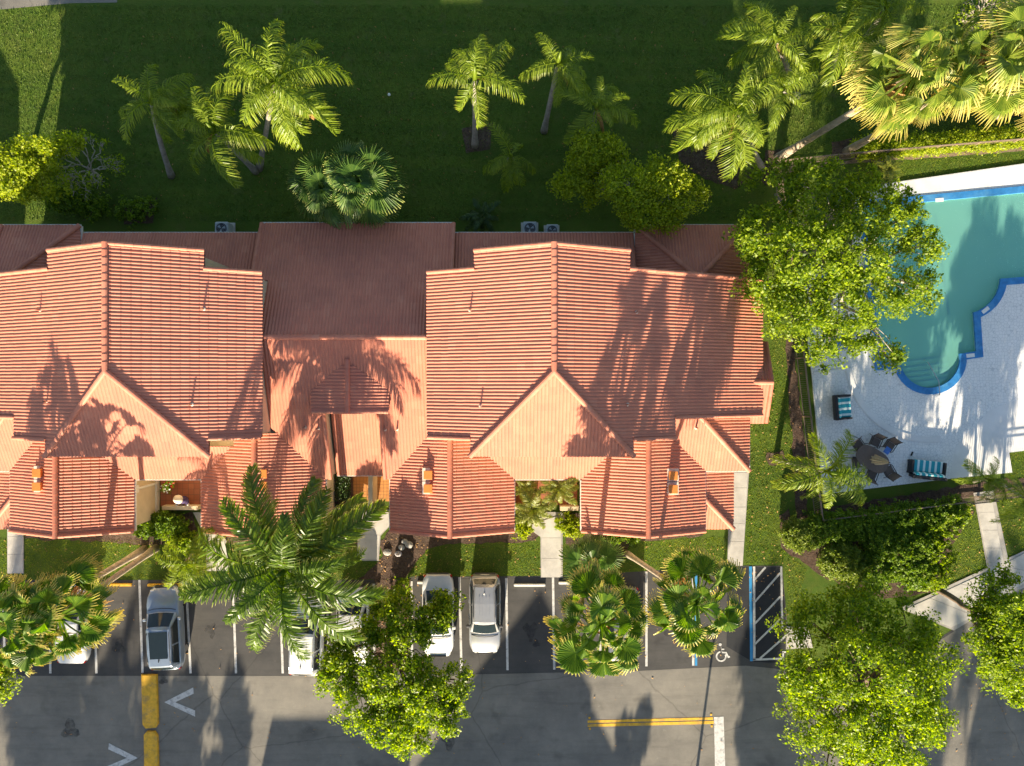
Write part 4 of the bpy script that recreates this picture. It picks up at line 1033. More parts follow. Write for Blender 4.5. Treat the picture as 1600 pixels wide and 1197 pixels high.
def pp(kind, bpx, cpx, zc, n, size, label, **k): return palm(kind, at(*bpx), at(*cpx, zc), n, size, label, **k)
Q = 'queen palms on the shaded north lawn'
pp('queen', (268, 275), (237, 160), 5.6, 15, .92, 'small queen palm, its grey trunk leaning toward the bare branched tree', group=Q, seed=11, dead=1, bark='greybark', wind=0.2, sway=.1)
pp('queen', (405, 264), (430, 128), 7.0, 22, 1.28, 'biggest yellow lit queen palm of the left lawn, a brown dead frond below it', group=Q, seed=12, dead=1, bark='greybark', wind=0.0)
pp('queen', (400, 268), (335, 205), 5.4, 17, 1.05, 'queen palm with long hanging fronds just below the biggest one', group=Q, seed=13, dead=1, bark='greybark', wind=2.0)
pp('queen', (742, 228), (742, 122), 6.0, 14, .98, 'queen palm with one orange dead frond hanging on its left', group=Q, seed=14, dead=1, bark='greybark')
pp('queen', (850, 205), (872, 100), 5.6, 12, .86, 'small dark queen palm with stiff upright fronds, grey trunk foot showing', group=Q, seed=15, dead=1, bark='greybark')
pp('queen', (925, 215), (932, 168), 5.2, 12, .88, 'queen palm rising right behind the yellow green tree', group=Q, seed=16, dead=1, bark='greybark')
pp('queen', (798, 250), (798, 243), 2.2, 9, .82, 'low dark palm standing wholly in building shade', group=Q, seed=17, bark='greybark')
pp('queen', (1190, 262), (1148, 172), 6.4, 20, 1.22, 'broad queen palm hanging over the mulch patch near the fence corner', group=Q, seed=18, dead=1, bark='greybark', wind=3.6)
pp('queen', (1240, 130), (1213, 62), 6.6, 15, 1.02, 'queen palm at the top edge, left of the feathery cluster', group=Q, seed=19, dead=1, bark='greybark')
pp('queen', (1245, 150), (1222, 140), 6.2, 10, .85, 'queen palm tucked between the broad one and the top cluster', group=Q, seed=20, bark='greybark')
pp('queen', (1300, 105), (1318, 48), 6.4, 16, 1.1, 'queen palm at the top edge, middle of the feathery cluster', group=Q, seed=21, dead=1, bark='greybark')
pp('queen', (1345, 70), (1385, 12), 7.0, 15, 1.05, 'queen palm cut by the top edge above the tall fan palm', group=Q, seed=22, bark='greybark')
pp('green_fan', (520, 330), (508, 296), 3.6, 28, 1.12, 'left head of the blue green fan palm clump overhanging the roof edge', name='fan_palm', seed=31, group='blue green fan palms behind the middle house', trunk_r=.12)
pp('green_fan', (555, 325), (562, 286), 4.3, 34, 1.25, 'larger right head of the blue green fan palm clump behind the roof', name='fan_palm', seed=32, group='blue green fan palms behind the middle house', trunk_r=.12)
pp('cycad', (754, 342), (754, 338), .8, 13, .85, 'dark cycad in deep shade beside the roof edge', name='cycad', seed=33, trunk_r=.12, cat='cycad')
# tall fan palms with long leaning trunks
W_ = 'tall fan palms with frayed yellow leaves'
pp('pale_fan', (1215, 247), (1432, 112), 10.6, 40, 1.22, 'tall fan palm whose long grey trunk starts at the pool fence corner', name='fan_palm', group=W_, seed=41, dead=3, trunk_r=.20, bark='palmbark', sway=-.10)
pp('pale_fan', (1322, 237), (1572, 92), 11.0, 38, 1.2, 'tall fan palm whose trunk crosses the clipped hedge', name='fan_palm', group=W_, seed=42, dead=3, trunk_r=.18, bark='palmbark', sway=-.12)
pp('pale_fan', (1556, 184), (1655, 112), 10.5, 36, 1.2, 'tall fan palm cut by the right edge, beside the round golden shrub', name='fan_palm', group=W_, seed=43, dead=2, trunk_r=.18, sway=-.08)
pp('fan', (244, 856), (92, 962), 9.3, 44, 1.15, 'tall fan palm over the white car, left lot, trunk from the mulch bed', name='fan_palm', group=W_, seed=44, dead=3, trunk_r=.17, sway=-.05)
pp('fan', (226, 858), (18, 978), 9.6, 40, 1.1, 'tall fan palm at the left edge, its trunk parallel to its neighbour', name='fan_palm', group=W_, seed=45, dead=3, trunk_r=.17, sway=-.05)
pp('fan', (926, 868), (940, 974), 10.0, 48, 1.15, 'tall fan palm over the dark parked car, trunk rising through its crown', name='fan_palm', group=W_, seed=46, dead=3, trunk_r=.17, bark='greybark', sway=.05)
pp('fan', (978, 864), (1088, 942), 9.6, 44, 1.10, 'tall fan palm next to the blue line of the accessible bay', name='fan_palm', group=W_, seed=47, dead=2, trunk_r=.15, sway=-.10)
pp('green_fan', (926, 872), (928, 880), 2.6, 12, .95, 'low fan palm in the planting bed below the right garage', name='fan_palm', seed=48, trunk_r=.14)
# big dark palm, front
pp('tall', (556, 812), (447, 890), 8.0, 19, 1.06, 'big dark green palm with huge arching fronds over the parking lot', seed=51, trunk_r=.24, dead=1, sway=-.06, bark='palmbark', low=1, wind=None)
pp('queen', (300, 868), (290, 880), 4.6, 14, .80, 'light green feather palm in front of the silver car', seed=52, bark='greybark')
pp('queen', (1212, 717), (1292, 737), 5.6, 15, 1.02, 'bright feather palm leaning over the deck corner from the west lawn', seed=53, bark='greybark', trunk_r=.13)
pp('queen', (1522, 752), (1542, 748), 2.4, 13, .58, 'small dark feather palm beside the pool gate', seed=54, bark='greybark', trunk_r=.08)
pp('queen', (1566, 758), (1603, 780), 3.2, 13, .72, 'feather palm at the right edge beyond the concrete walk', seed=55, bark='greybark', trunk_r=.08)
pp('date', (1388, 266), (1390, 264), 1.4, 16, .72, 'spiky young palm at the left end of the north pool lawn', seed=56, trunk_r=.1)
pp('date', (835, 790), (833, 795), 2.3, 20, .92, 'left golden pygmy date palm spilling over the courtyard wall', name='date_palm', seed=57, trunk_r=.08, group='pygmy date palms in the right courtyard')
pp('date', (862, 770), (872, 764), 2.7, 18, .9, 'right golden pygmy date palm against the tiled eave', name='date_palm', seed=58, trunk_r=.08, group='pygmy date palms in the right courtyard')
pp('date', (822, 758), (822, 762), 1.6, 12, .7, 'small pygmy palm tucked in the upper corner of the right courtyard', name='date_palm', seed=59, trunk_r=.07, group='pygmy date palms in the right courtyard')

# ------------------------------------------------------------------ broadleaf trees, shrubs, hedges
def leaves(C, Nn, size, g, flat=1.1, aspect=.6):
    """leaf blades: folded quads at centres C facing Nn"""
    n = len(C)
    Nn = norm(Nn + g.normal(0, flat, (n, 3)) + np.array((-.08, -.62, .28)))      # blades turn to the sun
    t = norm(np.cross(Nn, g.normal(0, 1, (n, 3)))); b = np.cross(Nn, t)
    s = size * g.uniform(.5, 1.5, (n, 1)); w_ = s * aspect
    V = np.empty((n, 4, 3)); V[:, 0] = C - t * s * .5; V[:, 1] = C + b * w_ * .5 - Nn * s * .08; V[:, 2] = C + t * s * .5 - Nn * s * .12; V[:, 3] = C - b * w_ * .5 - Nn * s * .08
    return V.reshape(-1, 3), (np.arange(n)[:, None] * 4 + np.arange(4)).astype(int)

def crown_pts(blobs, n, g, up=.5, shell=.55, sub=.24, per=34):
    """leaf centres on twig tufts gathered over the surface of several lobes; returns centres and normals"""
    vol = np.array([b[3] ** 2 for b in blobs]); pick = g.choice(len(blobs), size=max(6, n // per), p=vol / vol.sum())
    B = np.array(blobs, dtype=float)[pick]
    d = norm(g.normal(0, 1, (len(pick), 3))); d[:, 2] = np.where(g.random(len(pick)) < .8, np.abs(d[:, 2]), d[:, 2])
    rr = B[:, 3:4] * (shell + (1 - shell) * g.random((len(pick), 1)) ** .5) * g.uniform(.82, 1.14, (len(pick), 1))
    tuft = B[:, :3] + d * rr * np.array((1, 1, .72)) + g.normal(0, .12, (len(pick), 3)); tn = norm(d + np.array((0, 0, up)))
    k = g.integers(0, len(pick), n); off = g.normal(0, 1, (n, 3)); off = norm(off) * g.random((n, 1)) ** .55
    ts = sub * g.uniform(.7, 1.5, len(pick))[k][:, None]
    C = tuft[k] + off * ts * np.array((1.25, 1.25, .8)); nn = norm(tn[k] * .75 + off * .75)
    return C, nn, tuft

def limb(mb, p, q, r0, r1, g, wob=.12, n=5, sides=6):
    p, q = Vector(p), Vector(q); L = (q - p).length; pts = []
    for i in range(n + 1):
        t = i / n; o = Vector(g.normal(0, 1, 3)) * wob * L * math.sin(math.pi * t) * .35; pts.append(p.lerp(q, t) + o + Vector((0, 0, L * .08 * math.sin(math.pi * t))))
    mb.tube(pts, [r0 + (r1 - r0) * i / n for i in range(n + 1)], sides); return pts

def tree(base, blobs, n, size, mat, label, name='tree', seed=1, trunk_r=.22, bark='bark', group=None, twigs=60, up=.5, sub=.38, per=95, fork=.4, shell=.55, cat='tree'):
    """blobs: lobes (x, y, z, r) in world metres"""
    g = np.random.default_rng(seed); base = Vector((base[0], base[1], 0)); root = empty(name, base, 0, label, cat, group)
    b0 = np.array(base); LB = [(x - b0[0], y - b0[1], z, r) for x, y, z, r in blobs]
    C, nn, tuft = crown_pts(LB, int(n * 1.5), g, up, shell, sub, per); C[:, 2] = np.maximum(C[:, 2], .15)
    V, Fq = leaves(C, nn, size * .82, g)
    obj('crown', fast_mesh('crown', V, Fq, M[mat]), root)
    wd = MB(); zm = min(z - r * .5 for _, _, z, r in LB); cx = sum(b[0] * b[3] for b in LB) / sum(b[3] for b in LB); cy = sum(b[1] * b[3] for b in LB) / sum(b[3] for b in LB)
    fk = Vector((cx * fork, cy * fork, max(.5, zm * .8)))
    tr = limb(wd, (0, 0, 0), fk, trunk_r * 1.2, trunk_r * .8, g, .08)
    for (x, y, z, r) in LB:
        mid = limb(wd, fk, (x, y, z - r * .25), trunk_r * .55, trunk_r * .22, g, .2)
        near = [t for t in tuft if (t[0] - x) ** 2 + (t[1] - y) ** 2 + (t[2] - z) ** 2 < (r * 1.3) ** 2]
        g.shuffle(near)
        for t in near[:max(4, twigs // len(LB))]:
            limb(wd, mid[int(g.integers(2, 6))], t * .94 + np.array((x, y, z)) * .06, trunk_r * .16, .012, g, .25, 4, 4)
    wd.build('trunk', M[bark], root, smooth=True)
    return root

def bl(*pts): return [(*at(x, y, z).xy, z, r) for x, y, z, r in pts]
tree(at(1290, 410).xy, bl((1195, 375, 5.2, 1.7), (1215, 300, 4.8, 1.6), (1275, 300, 5.8, 1.7), (1350, 320, 5.8, 1.6), (1405, 345, 5.0, 1.3), (1440, 385, 4.8, 1.0), (1255, 395, 6.8, 1.9), (1325, 400, 6.8, 1.9), (1200, 445, 5.2, 1.4), (1245, 480, 5.8, 1.7), (1320, 470, 6.2, 1.7), (1395, 455, 5.2, 1.3), (1445, 455, 4.4, .9), (1290, 530, 5.0, 1.4), (1345, 520, 4.6, 1.0), (1385, 555, 4.0, .75)),
     34000, .19, 'oak', 'wide spreading tree between the house end and the pool, bare twigs inside', seed=61, trunk_r=.26, bark='palebark', twigs=150, sub=.34, per=85, fork=.3)
tree(at(1330, 1040).xy, bl((1270, 975, 5.2, 1.6), (1340, 960, 5.0, 1.7), (1415, 985, 5.2, 1.6), (1455, 1030, 4.6, 1.4), (1265, 1050, 6.0, 1.7), (1345, 1045, 7.2, 2.0), (1420, 1080, 6.4, 1.8), (1260, 1120, 5.2, 1.5), (1330, 1130, 6.4, 1.9), (1405, 1150, 5.6, 1.7), (1450, 1110, 5.0, 1.3), (1300, 1180, 4.8, 1.4), (1370, 1195, 4.8, 1.5)),
     36000, .18, 'ficus', 'dense round tree at the bottom, beside the hatched bay', seed=62, trunk_r=.28, twigs=90, sub=.40, per=110)
tree(at(606, 1000).xy, bl((530, 1050, 4.6, 1.1), (555, 1100, 4.8, 1.2), (535, 1010, 4.0, .8), (600, 1060, 5.2, 1.3), (615, 1125, 4.8, 1.25), (660, 1080, 5.2, 1.3), (690, 1110, 4.6, 1.1), (710, 1065, 4.4, 1.0), (640, 1010, 5.0, 1.2), (630, 960, 4.6, 1.1), (680, 975, 4.5, 1.05), (690, 945, 4.0, .8), (590, 940, 3.8, .7), (650, 1155, 4.2, .9), (580, 985, 4.2, .7)),
     28000, .19, 'ficus', 'open bright tree growing from the planter strip between parked cars', seed=63, trunk_r=.2, twigs=110, sub=.32, per=85)
tree(at(1455, 915).xy, bl((1540, 935, 4.8, 1.1), (1575, 960, 5.4, 1.5), (1545, 1000, 5.2, 1.3), (1590, 1030, 5.2, 1.5), (1620, 980, 5.2, 1.6), (1560, 1050, 4.6, 1.0), (1590, 1075, 4.2, .9), (1565, 905, 4.2, .7)),
     19000, .18, 'oak', 'tree at the right edge with a dark limb crossing the sidewalk', seed=64, trunk_r=.17, twigs=90, sub=.38)
tree(at(40, 280).xy, bl((25, 255, 3.6, 1.2), (65, 245, 3.8, 1.0), (35, 290, 3.4, 1.0), (75, 285, 3.2, .9), (5, 280, 3.2, 1.0), (105, 225, 3.4, .7)), 10000, .17, 'lime', 'bright lime green tree at the left edge above the dark hip roof', seed=65, trunk_r=.13, twigs=50, sub=.34)
tree(at(1000, 320).xy, bl((905, 290, 3.2, 1.2), (925, 235, 4.2, 1.1), (960, 240, 4.0, .8), (975, 290, 4.6, 1.25), (1030, 285, 4.4, 1.2), (1070, 305, 4.0, 1.0), (1000, 325, 4.2, 1.1), (1045, 335, 3.8, .9), (915, 265, 3.2, 1.0)), 20000, .17, 'lime', 'yellow green rounded tree behind the house, lapping over the roof edge', seed=66, trunk_r=.16, twigs=90, sub=.34, bark='palebark')
tree(at(-12, 1050).xy, bl((-10, 1045, 4.0, .9), (2, 1065, 3.8, .7), (-30, 1080, 4.0, 1.0)), 4500, .18, 'ficus', 'leafy tree tip poking in at the lower left edge', seed=67, trunk_r=.12)
# nearly leafless tree: pale forking twigs
def bare_tree(base, centre, z, spread, label, seed, leaf_n=900):
    g = np.random.default_rng(seed); root = empty('bare_tree', (base[0], base[1], 0), 0, label, 'tree'); wd = MB(); tips = []
    c = Vector((centre[0] - base[0], centre[1] - base[1], z))
    def grow(p, d, L, r, k):
        q = p + d * L; limb(wd, p, q, r, r * .65, g, .3, 3, 5)
        if k == 0: tips.append(np.array(q)); return
        for i in range(3 if k > 1 else 4):
            v = Vector(g.normal(0, 1, 3)); nd = (d * .9 + v * .55 + Vector((0, 0, .12))).normalized(); grow(q, nd, L * g.uniform(.62, .85), r * .62, k - 1)
    for i in range(8):
        a = i * .785 + g.uniform(-.3, .3); grow(Vector((0, 0, .4)) + c * .25, (c * .35 + Vector((math.cos(a), math.sin(a), .35)) * spread).normalized(), spread * .55, .055, 3)
    limb(wd, (0, 0, 0), Vector((0, 0, .4)) + c * .3, .12, .08, g)
    wd.build('trunk', M['palebark'], root)
    T = np.array(tips); k = g.integers(0, len(T), leaf_n); C = T[k] + g.normal(0, .16, (leaf_n, 3)); V, Fq = leaves(C, norm(g.normal(0, 1, (leaf_n, 3)) + Zv), .14, g)
    obj('crown', fast_mesh('crown', V, Fq, M['oak']), root); return root
bare_tree(at(158, 280).xy, at(160, 262).xy, 2.2, 1.5, 'almost leafless shrubby tree with pale forking twigs on the left lawn', 71, 1500)
bare_tree(at(1512, 52).xy, at(1512, 30).xy, 1.8, 1.1, 'sparse yellowish shrub with bare twigs at the top edge', 72, 1300)

def shrub(blobs, n, size, mat, label, seed, name='shrub', group=None, sub=.12, per=22, cat='shrub', shell=.93):
    g = np.random.default_rng(seed); c = (sum(b[0] for b in blobs) / len(blobs), sum(b[1] for b in blobs) / len(blobs)); root = empty(name, (c[0], c[1], 0), 0, label, cat, group)
    LB = [(x - c[0], y - c[1], z, r) for x, y, z, r in blobs]
    C, nn, tuft = crown_pts(LB, n, g, .35, shell, sub, per); C[:, 2] = np.maximum(C[:, 2], .05); V, Fq = leaves(C, nn, size, g)
    obj('foliage', fast_mesh('foliage', V, Fq, M[mat]), root); wd = MB()
    for x, y, z, r in LB:
        for t in range(4): limb(wd, (x * .9, y * .9, 0), (x + g.normal(0, r * .4), y + g.normal(0, r * .4), z), .03, .012, g, .2, 3, 4)
    wd.build('stems', M['bark'], root); return root
def row(p, q, r, z, k): return [(p[0] + (q[0] - p[0]) * i / (k - 1), p[1] + (q[1] - p[1]) * i / (k - 1), z, r) for i in range(k)]
shrub(bl((1243, 833, .75, .72), (1252, 838, .75, .7)), 16159, 0.101, 'olive', 'rounded west end of the clipped hedge, lit yellow green', 81, group='clipped shrubs south of the pool')
shrub(bl(*row((1268, 828), (1335, 820), .78, .75, 6)), 25008, 0.106, 'hedge', 'dark clipped hedge along the fence, first stretch from the west', 82, name='hedge', cat='hedge', group='clipped hedges along the pool fence')
shrub(bl(*row((1352, 816), (1488, 800), .75, .75, 9)), 30780, 0.106, 'hedge', 'dark clipped hedge along the fence, stretch nearest the gate', 83, name='hedge', cat='hedge', group='clipped hedges along the pool fence')
shrub(bl((1302, 878, .75, .8), (1318, 872, .8, .85), (1328, 886, .75, .8)), 26932, 0.101, 'olive', 'round clipped shrub with light tips above the bottom tree', 84, group='clipped shrubs south of the pool')
shrub(bl((1372, 850, .8, 1.0), (1400, 870, .9, 1.1), (1368, 888, .8, 1.0), (1430, 850, .8, 1.0), (1425, 892, .8, .95), (1400, 838, .7, .8)), 46170, 0.119, 'hedge', 'large dark shrub mass in the middle of the planting bed', 85, group='clipped shrubs south of the pool')
shrub(bl((1455, 832, .8, .85), (1478, 812, .8, .8), (1462, 868, .8, .85), (1455, 900, .8, .8), (1492, 798, .7, .6)), 13500, 0.138, 'oak', 'loose sunny shrub at the east end of the planting bed', 86, group='clipped shrubs south of the pool')
shrub(bl((1522, 140, 1.0, .85), (1514, 146, .9, .75), (1531, 138, .9, .75)), 23085, 0.095, 'gold', 'round golden clipped shrub below the fan palm trunks', 87)
shrub(bl(*row((1345, 234), (1680, 208), .42, .45, 22)), 57712, 0.119, 'lime', 'low bright hedge along the bare soil strip north of the pool', 88, name='hedge', cat='hedge', sub=.2)
shrub(bl((285, 848, .55, .6), (268, 838, .45, .45), (296, 846, .5, .5)), 5250, 0.112, 'oak', 'bushy green shrub in the mulch near the two palm trunks', 89)
shrub(bl((228, 822, .5, .5), (245, 818, .5, .55), (262, 816, .5, .5), (280, 822, .45, .45)), 15390, 0.119, 'hedge', 'dark leafy border below the left courtyard wall', 90)
shrub(bl((512, 818, .45, .5), (524, 822, .45, .45)), 3300, 0.112, 'lime', 'bright little shrub beside the big palm trunk foot', 91)
shrub(bl((884, 818, .4, .45), (898, 822, .4, .5)), 3300, 0.125, 'lime', 'leafy shrub right of the courtyard walk', 92)
shrub(bl((812, 818, .4, .45), (816, 828, .35, .4)), 2700, 0.125, 'lime', 'leafy shrub left of the courtyard walk', 93)
shrub(bl((205, 330, .45, .7), (228, 325, .5, .6), (120, 315, .7, .8), (150, 325, .7, .7), (95, 310, .8, .8)), 8250, 0.138, 'hedge', 'dark tangled bushes along the north side of the left house', 94)
shrub(bl((940, 880, .4, .45), (985, 838, .25, .35), (960, 842, .25, .35)), 3000, 0.125, 'hedge', 'dark clumps in the bed below the right garage', 95)
shrub(bl((630, 915, .35, .35), (620, 930, .35, .35)), 1800, 0.112, 'oak', 'little shrub in the planter strip beside the sedan', 96)
# ------------------------------------------------------------------ cars
def car(label, px, py, heading, L, W, H, pnt, kind='suv', sunroof=False, rails=True, group='cars parked in the bays'):
    """heading: degrees the nose is turned from north (up the picture), clockwise; px, py = middle of the roof"""
    c = at(px, py, H * .8); root = empty('parked_car', (c.x, c.y, 0.012), -R(heading), label, 'car', group)
    suv = kind == 'suv'
    hood, belt, tail = (1.02, 1.06, 1.06) if suv else (.86, .92, .98)
    cowl, wtop = L * .20, L * .055                 # windscreen foot and top (y forward)
    rtop, rfoot = (-L * .40, -L * .475) if suv else (-L * .20, -L * .345)
    def ztop(y):
        t = y / (L / 2)
        if y > cowl: k = (y - cowl) / (L / 2 - cowl); return belt - (belt - hood) * min(1, k * 2) - (.34 if suv else .28) * k ** 3.2
        if y < rfoot: k = (rfoot - y) / max(.01, (L / 2 + rfoot)); return tail - .10 * k ** 2
        return belt
    ys = [-L / 2, -L / 2 + .03, -L / 2 + .12, -L / 2 + .35] + list(np.linspace(-L / 2 + .7, L / 2 - .9, 9)) + [L / 2 - .55, L / 2 - .28, L / 2 - .10, L / 2 - .02, L / 2]
    vs, fs = [], []
    for y in ys:
        t = abs(y) / (L / 2); front = y > 0
        hw = W / 2 * (1 - (.30 if front else .20) * max(0, (t - .62) / .38) ** (2.4 if front else 3.2)); zt = ztop(y); zb = .30 + .10 * max(0, (t - .8) / .2)
        zt = max(zt, zb + .25)
        half = [(hw * .90, zb), (hw * .985, zb + .10), (hw, zb + .30), (hw * .985, zt - .14), (hw * .945, zt - .035), (hw * .80, zt + .012), (hw * .45, zt + .035)]
        ring = half + [(0, zt + .042)] + [(-x, z) for x, z in half[::-1]]
        for x, z in ring: vs.append((x, y, z))
    n = 15
    for i in range(len(ys) - 1):
        for k in range(n - 1): fs.append((i * n + k, i * n + k + 1, (i + 1) * n + k + 1, (i + 1) * n + k))
        fs.append((i * n + n - 1, i * n, (i + 1) * n, (i + 1) * n + n - 1))
    fs.append(tuple(range(n))); fs.append(tuple(range((len(ys) - 1) * n, len(ys) * n))[::-1])
    MB().add(vs, fs).build('body', M[pnt], root, smooth=True)
    # greenhouse
    wr, wb = W * .36, W * .455
    rows = [(rfoot, belt + .02, wb * .90), (rtop, H - .05, wr * .93), (rtop * .55 + wtop * .45, H, wr), (wtop - .1, H - .015, wr), (wtop, H - .05, wr * .98), (cowl, belt + .02, wb * .93)]
    if suv: rows.insert(1, ((rfoot * .35 + rtop * .65), H - .17, wr * .95))
    cols = (-1, -.82, -.4, 0, .4, .82, 1); vs, fs = [], []
    for (y, z, hw) in rows:
        for u in cols: vs.append((u * hw, y + (.10 * (1 - u * u) if y == cowl else (.05 * (1 - u * u) if y == wtop else (-.06 * (1 - u * u) if y in (rfoot,) else 0))), z + .04 * (1 - u * u) - (.035 if abs(u) == 1 and rtop <= y <= wtop else 0)))
    m_ = len(cols)
    for i in range(len(rows) - 1):
        for k in range(m_ - 1): fs.append((i * m_ + k, i * m_ + k + 1, (i + 1) * m_ + k + 1, (i + 1) * m_ + k))
    nb = len(vs)
    for sg, k in ((-1, 0), (1, m_ - 1)):          # sides down to the belt line
        b = len(vs)
        for (y, z, hw) in rows: vs.append((sg * wb, y, belt - .01))
        for i in range(len(rows) - 1): fs.append((i * m_ + k, (i + 1) * m_ + k, b + i + 1, b + i))
    MB().add(vs, fs).build('cabin', M[pnt], root, smooth=False)
    def glass(pts, name, off):
        cen = sum((Vector(p) for p in pts), Vector()) / len(pts); nn = (Vector(pts[1]) - Vector(pts[0])).cross(Vector(pts[-1]) - Vector(pts[0])).normalized()
        if nn.dot(cen - Vector((0, -L * .1, .8))) < 0: nn = -nn
        q = [Vector(p) + nn * off for p in pts]
        return MB().add(q + [p - nn * .02 for p in q], [tuple(range(len(q))), tuple(range(len(q), 2 * len(q)))[::-1]] + [(i, (i + 1) % len(q), len(q) + (i + 1) % len(q), len(q) + i) for i in range(len(q))]).build(name, M['carglass'], root)
    def lerp(a, b, t): return a + (b - a) * t
    def panel(ra, rb, t0, t1, k=.86, arch=0.0):
        (ya, za, wa), (yb, zb_, wb_) = ra, rb; pts = []
        for t, us in ((t0, (-1, -.5, 0, .5, 1)), (t1, (1, .5, 0, -.5, -1))):
            for u in us: pts.append((u * lerp(wa, wb_, t) * k, lerp(ya, yb, t) + arch * (1 - u * u) * (1 if t == t1 else .4), lerp(za, zb_, t) + .042 * (1 - u * u)))
        return pts
    def screen(name, ra, rb, t0, t1, k, ba, bb):
        (ya, za, wa), (yb, zb_, wb_) = ra, rb; vs2, fs2 = [], []; us = (-1, -.6, -.2, .2, .6, 1)
        d = Vector((0, yb - ya, zb_ - za)).normalized(); nn = Vector((0, -d.z, d.y)); nn = nn if nn.z > 0 else -nn
        for t in (t0, (t0 + t1) / 2, t1):
            for u in us:
                q = u * k; vs2.append(Vector((q * lerp(wa, wb_, t), lerp(ya, yb, t) + lerp(ba, bb, t) * (1 - q * q), lerp(za, zb_, t) + .04 * (1 - q * q))) + nn * .022)
        for r in range(2):
            for c_ in range(5): fs2.append((r * 6 + c_, r * 6 + c_ + 1, r * 6 + c_ + 7, r * 6 + c_ + 6))
        n0 = len(vs2); vs2 += [v - nn * .018 for v in vs2]; fs2 += [tuple(i + n0 for i in f)[::-1] for f in fs2]
        return MB().add(vs2, fs2).build(name, M['carglass'], root)
    screen('windshield', rows[-2], rows[-1], .05, .93, .90, .05, .10)
    screen('rear_window', rows[1], rows[0], .08, .84, .88, 0, -.06)
    MB().box(-W * .26, W * .26, L / 2 - .05, L / 2 + .012, .60, .78, None, .02).build('grille', M['black'], root)
    for sg in (-1, 1):
        ym = lerp(rtop, wtop, .52); zt_ = H - .13; x1 = lambda z: sg * (wb + (wr - wb) * (z - belt) / (H - .05 - belt) + .012)
        zb_ = belt + .03
        for pts in ([(cowl - .25, zb_), (wtop - .02, zt_), (ym + .05, zt_), (ym + .05, zb_)], [(ym - .05, zb_), (ym - .05, zt_), (lerp(rtop, ym, .12), zt_), (lerp(rfoot, ym, .22), zb_)]):
            glass([(x1(z), y, z) for y, z in pts], 'side_window', .010)
        MB().box(min(sg * (wb + .02), sg * (W / 2 + .14)), max(sg * (wb + .02), sg * (W / 2 + .14)), cowl - .42, cowl - .26, belt - .02, belt + .13, None, .03).build('wing_mirror', M[pnt] if not (pnt == 'silver') else M['darkgrey'], root)
        hx = sg * W * .325; hp = MB().box(hx - .13, hx + .12, L / 2 - .30, L / 2 - .13, ztop(L / 2 - .3) - .18, ztop(L / 2 - .3) - .03, None, .04).build('headlight', M['lens'], root)
        tx = sg * W * .40; MB().box(tx - .09, tx + .05, -L / 2 - .008, -L / 2 + .13, tail - .36, tail - .12, None, .03).build('tail_light', M['redlens'], root)
        for y in (L * .30, -L * .29):
            wx = sg * (W / 2 - .12); r = .36 if suv else .33
            wh = MB().tube([(wx - .11, y, r), (wx - .09, y, r), (wx + .09, y, r), (wx + .11, y, r)], [r * .9, r, r, r * .9], 18).build('wheel', M['rubber'], root, smooth=False)
            MB().tube([(wx + sg * .08, y, r), (wx + sg * .125, y, r)], [r * .62, r * .55], 10).build('rim', M['rim'], wh)
        for y in (wtop - .25, rtop * .45): MB().box(min(sg * W * .492, sg * (W * .492 + .03)), max(sg * W * .492, sg * (W * .492 + .03)), y - .1, y + .1, belt - .16, belt - .12, None, .008).build('door_handle', M[pnt], root)
        if rails and suv:
            MB().tube([(sg * wr * .92, rtop + .15, H - .02), (sg * wr * .94, rtop + .3, H + .05), (sg * wr * .94, wtop - .4, H + .05), (sg * wr * .92, wtop - .25, H - .02)], .02, 6).build('roof_rail', M['darkgrey'] if pnt != 'whitecar' else M['metal'], root)
    for y0, y1, nm in ((L / 2 - .06, L / 2 + .03, 'front_bumper'), (-L / 2 - .04, -L / 2 + .06, 'rear_bumper')):
        MB().box(-W * .33, W * .33, y0, y1, .32, .55, None, .03).build(nm, M['darkgrey'], root)
    MB().box(-.26, .26, -L / 2 - .03, -L / 2 - .015, .66, .80).build('number_plate', M['white'], root) if suv else None
    MB().add([(-.035, rtop + .42, H + .03), (.035, rtop + .42, H + .03), (0, rtop + .26, H + .13), (0, rtop + .22, H + .03)], [(0, 1, 2), (1, 3, 2), (3, 0, 2), (0, 3, 1)]).build('antenna_fin', M['black'], root)
    for sg in (-1, 1):
        MB().tube([(sg * .1, cowl + .06, belt + .07), (sg * .1 + .42, cowl - .05, belt + .13)], .012, 4).build('wiper', M['black'], root)
    # shut lines of hood and tailgate, thin dark gaps set into the skin
    MB().tube([(-W * .42, cowl + .16, belt + .01), (-W * .25, cowl + .25, belt + .045), (0, cowl + .28, belt + .055), (W * .25, cowl + .25, belt + .045), (W * .42, cowl + .16, belt + .01)], .016, 5).build('hood_gap', M['black'], root)
    if sunroof:
        y0, y1 = lerp(rtop, wtop, .20), lerp(rtop, wtop, .90)
        MB().prism([(-wr * .72, y0), (wr * .72, y0), (wr * .76, y1), (-wr * .76, y1)], H + .0, H + .046).build('sunroof', M['carglass'], root)
    if suv and not sunroof:
        for x in (-.28, -.1, .1, .28): MB().box(x - .012, x + .012, rtop + .5, wtop - .5, H + .02, H + .044).build('roof_rib', M[pnt], root)
    return root
car('silver blue SUV with a big dark sunroof, nose under palm fronds', 251, 986, -3, 4.75, 1.92, 1.66, 'silverblue', sunroof=True)
car('silver SUV with dark sides parked nose out in full view', 757, 965, 180, 4.55, 1.84, 1.68, 'silver')
car('pale sedan half hidden by the open tree, left of the silver SUV', 683, 966, 180, 4.75, 1.84, 1.45, 'whitecar', kind='sedan', rails=False)
car('white SUV with roof rails, its tail showing past the big palm fronds', 474, 996, 2, 4.7, 1.92, 1.72, 'whitecar')
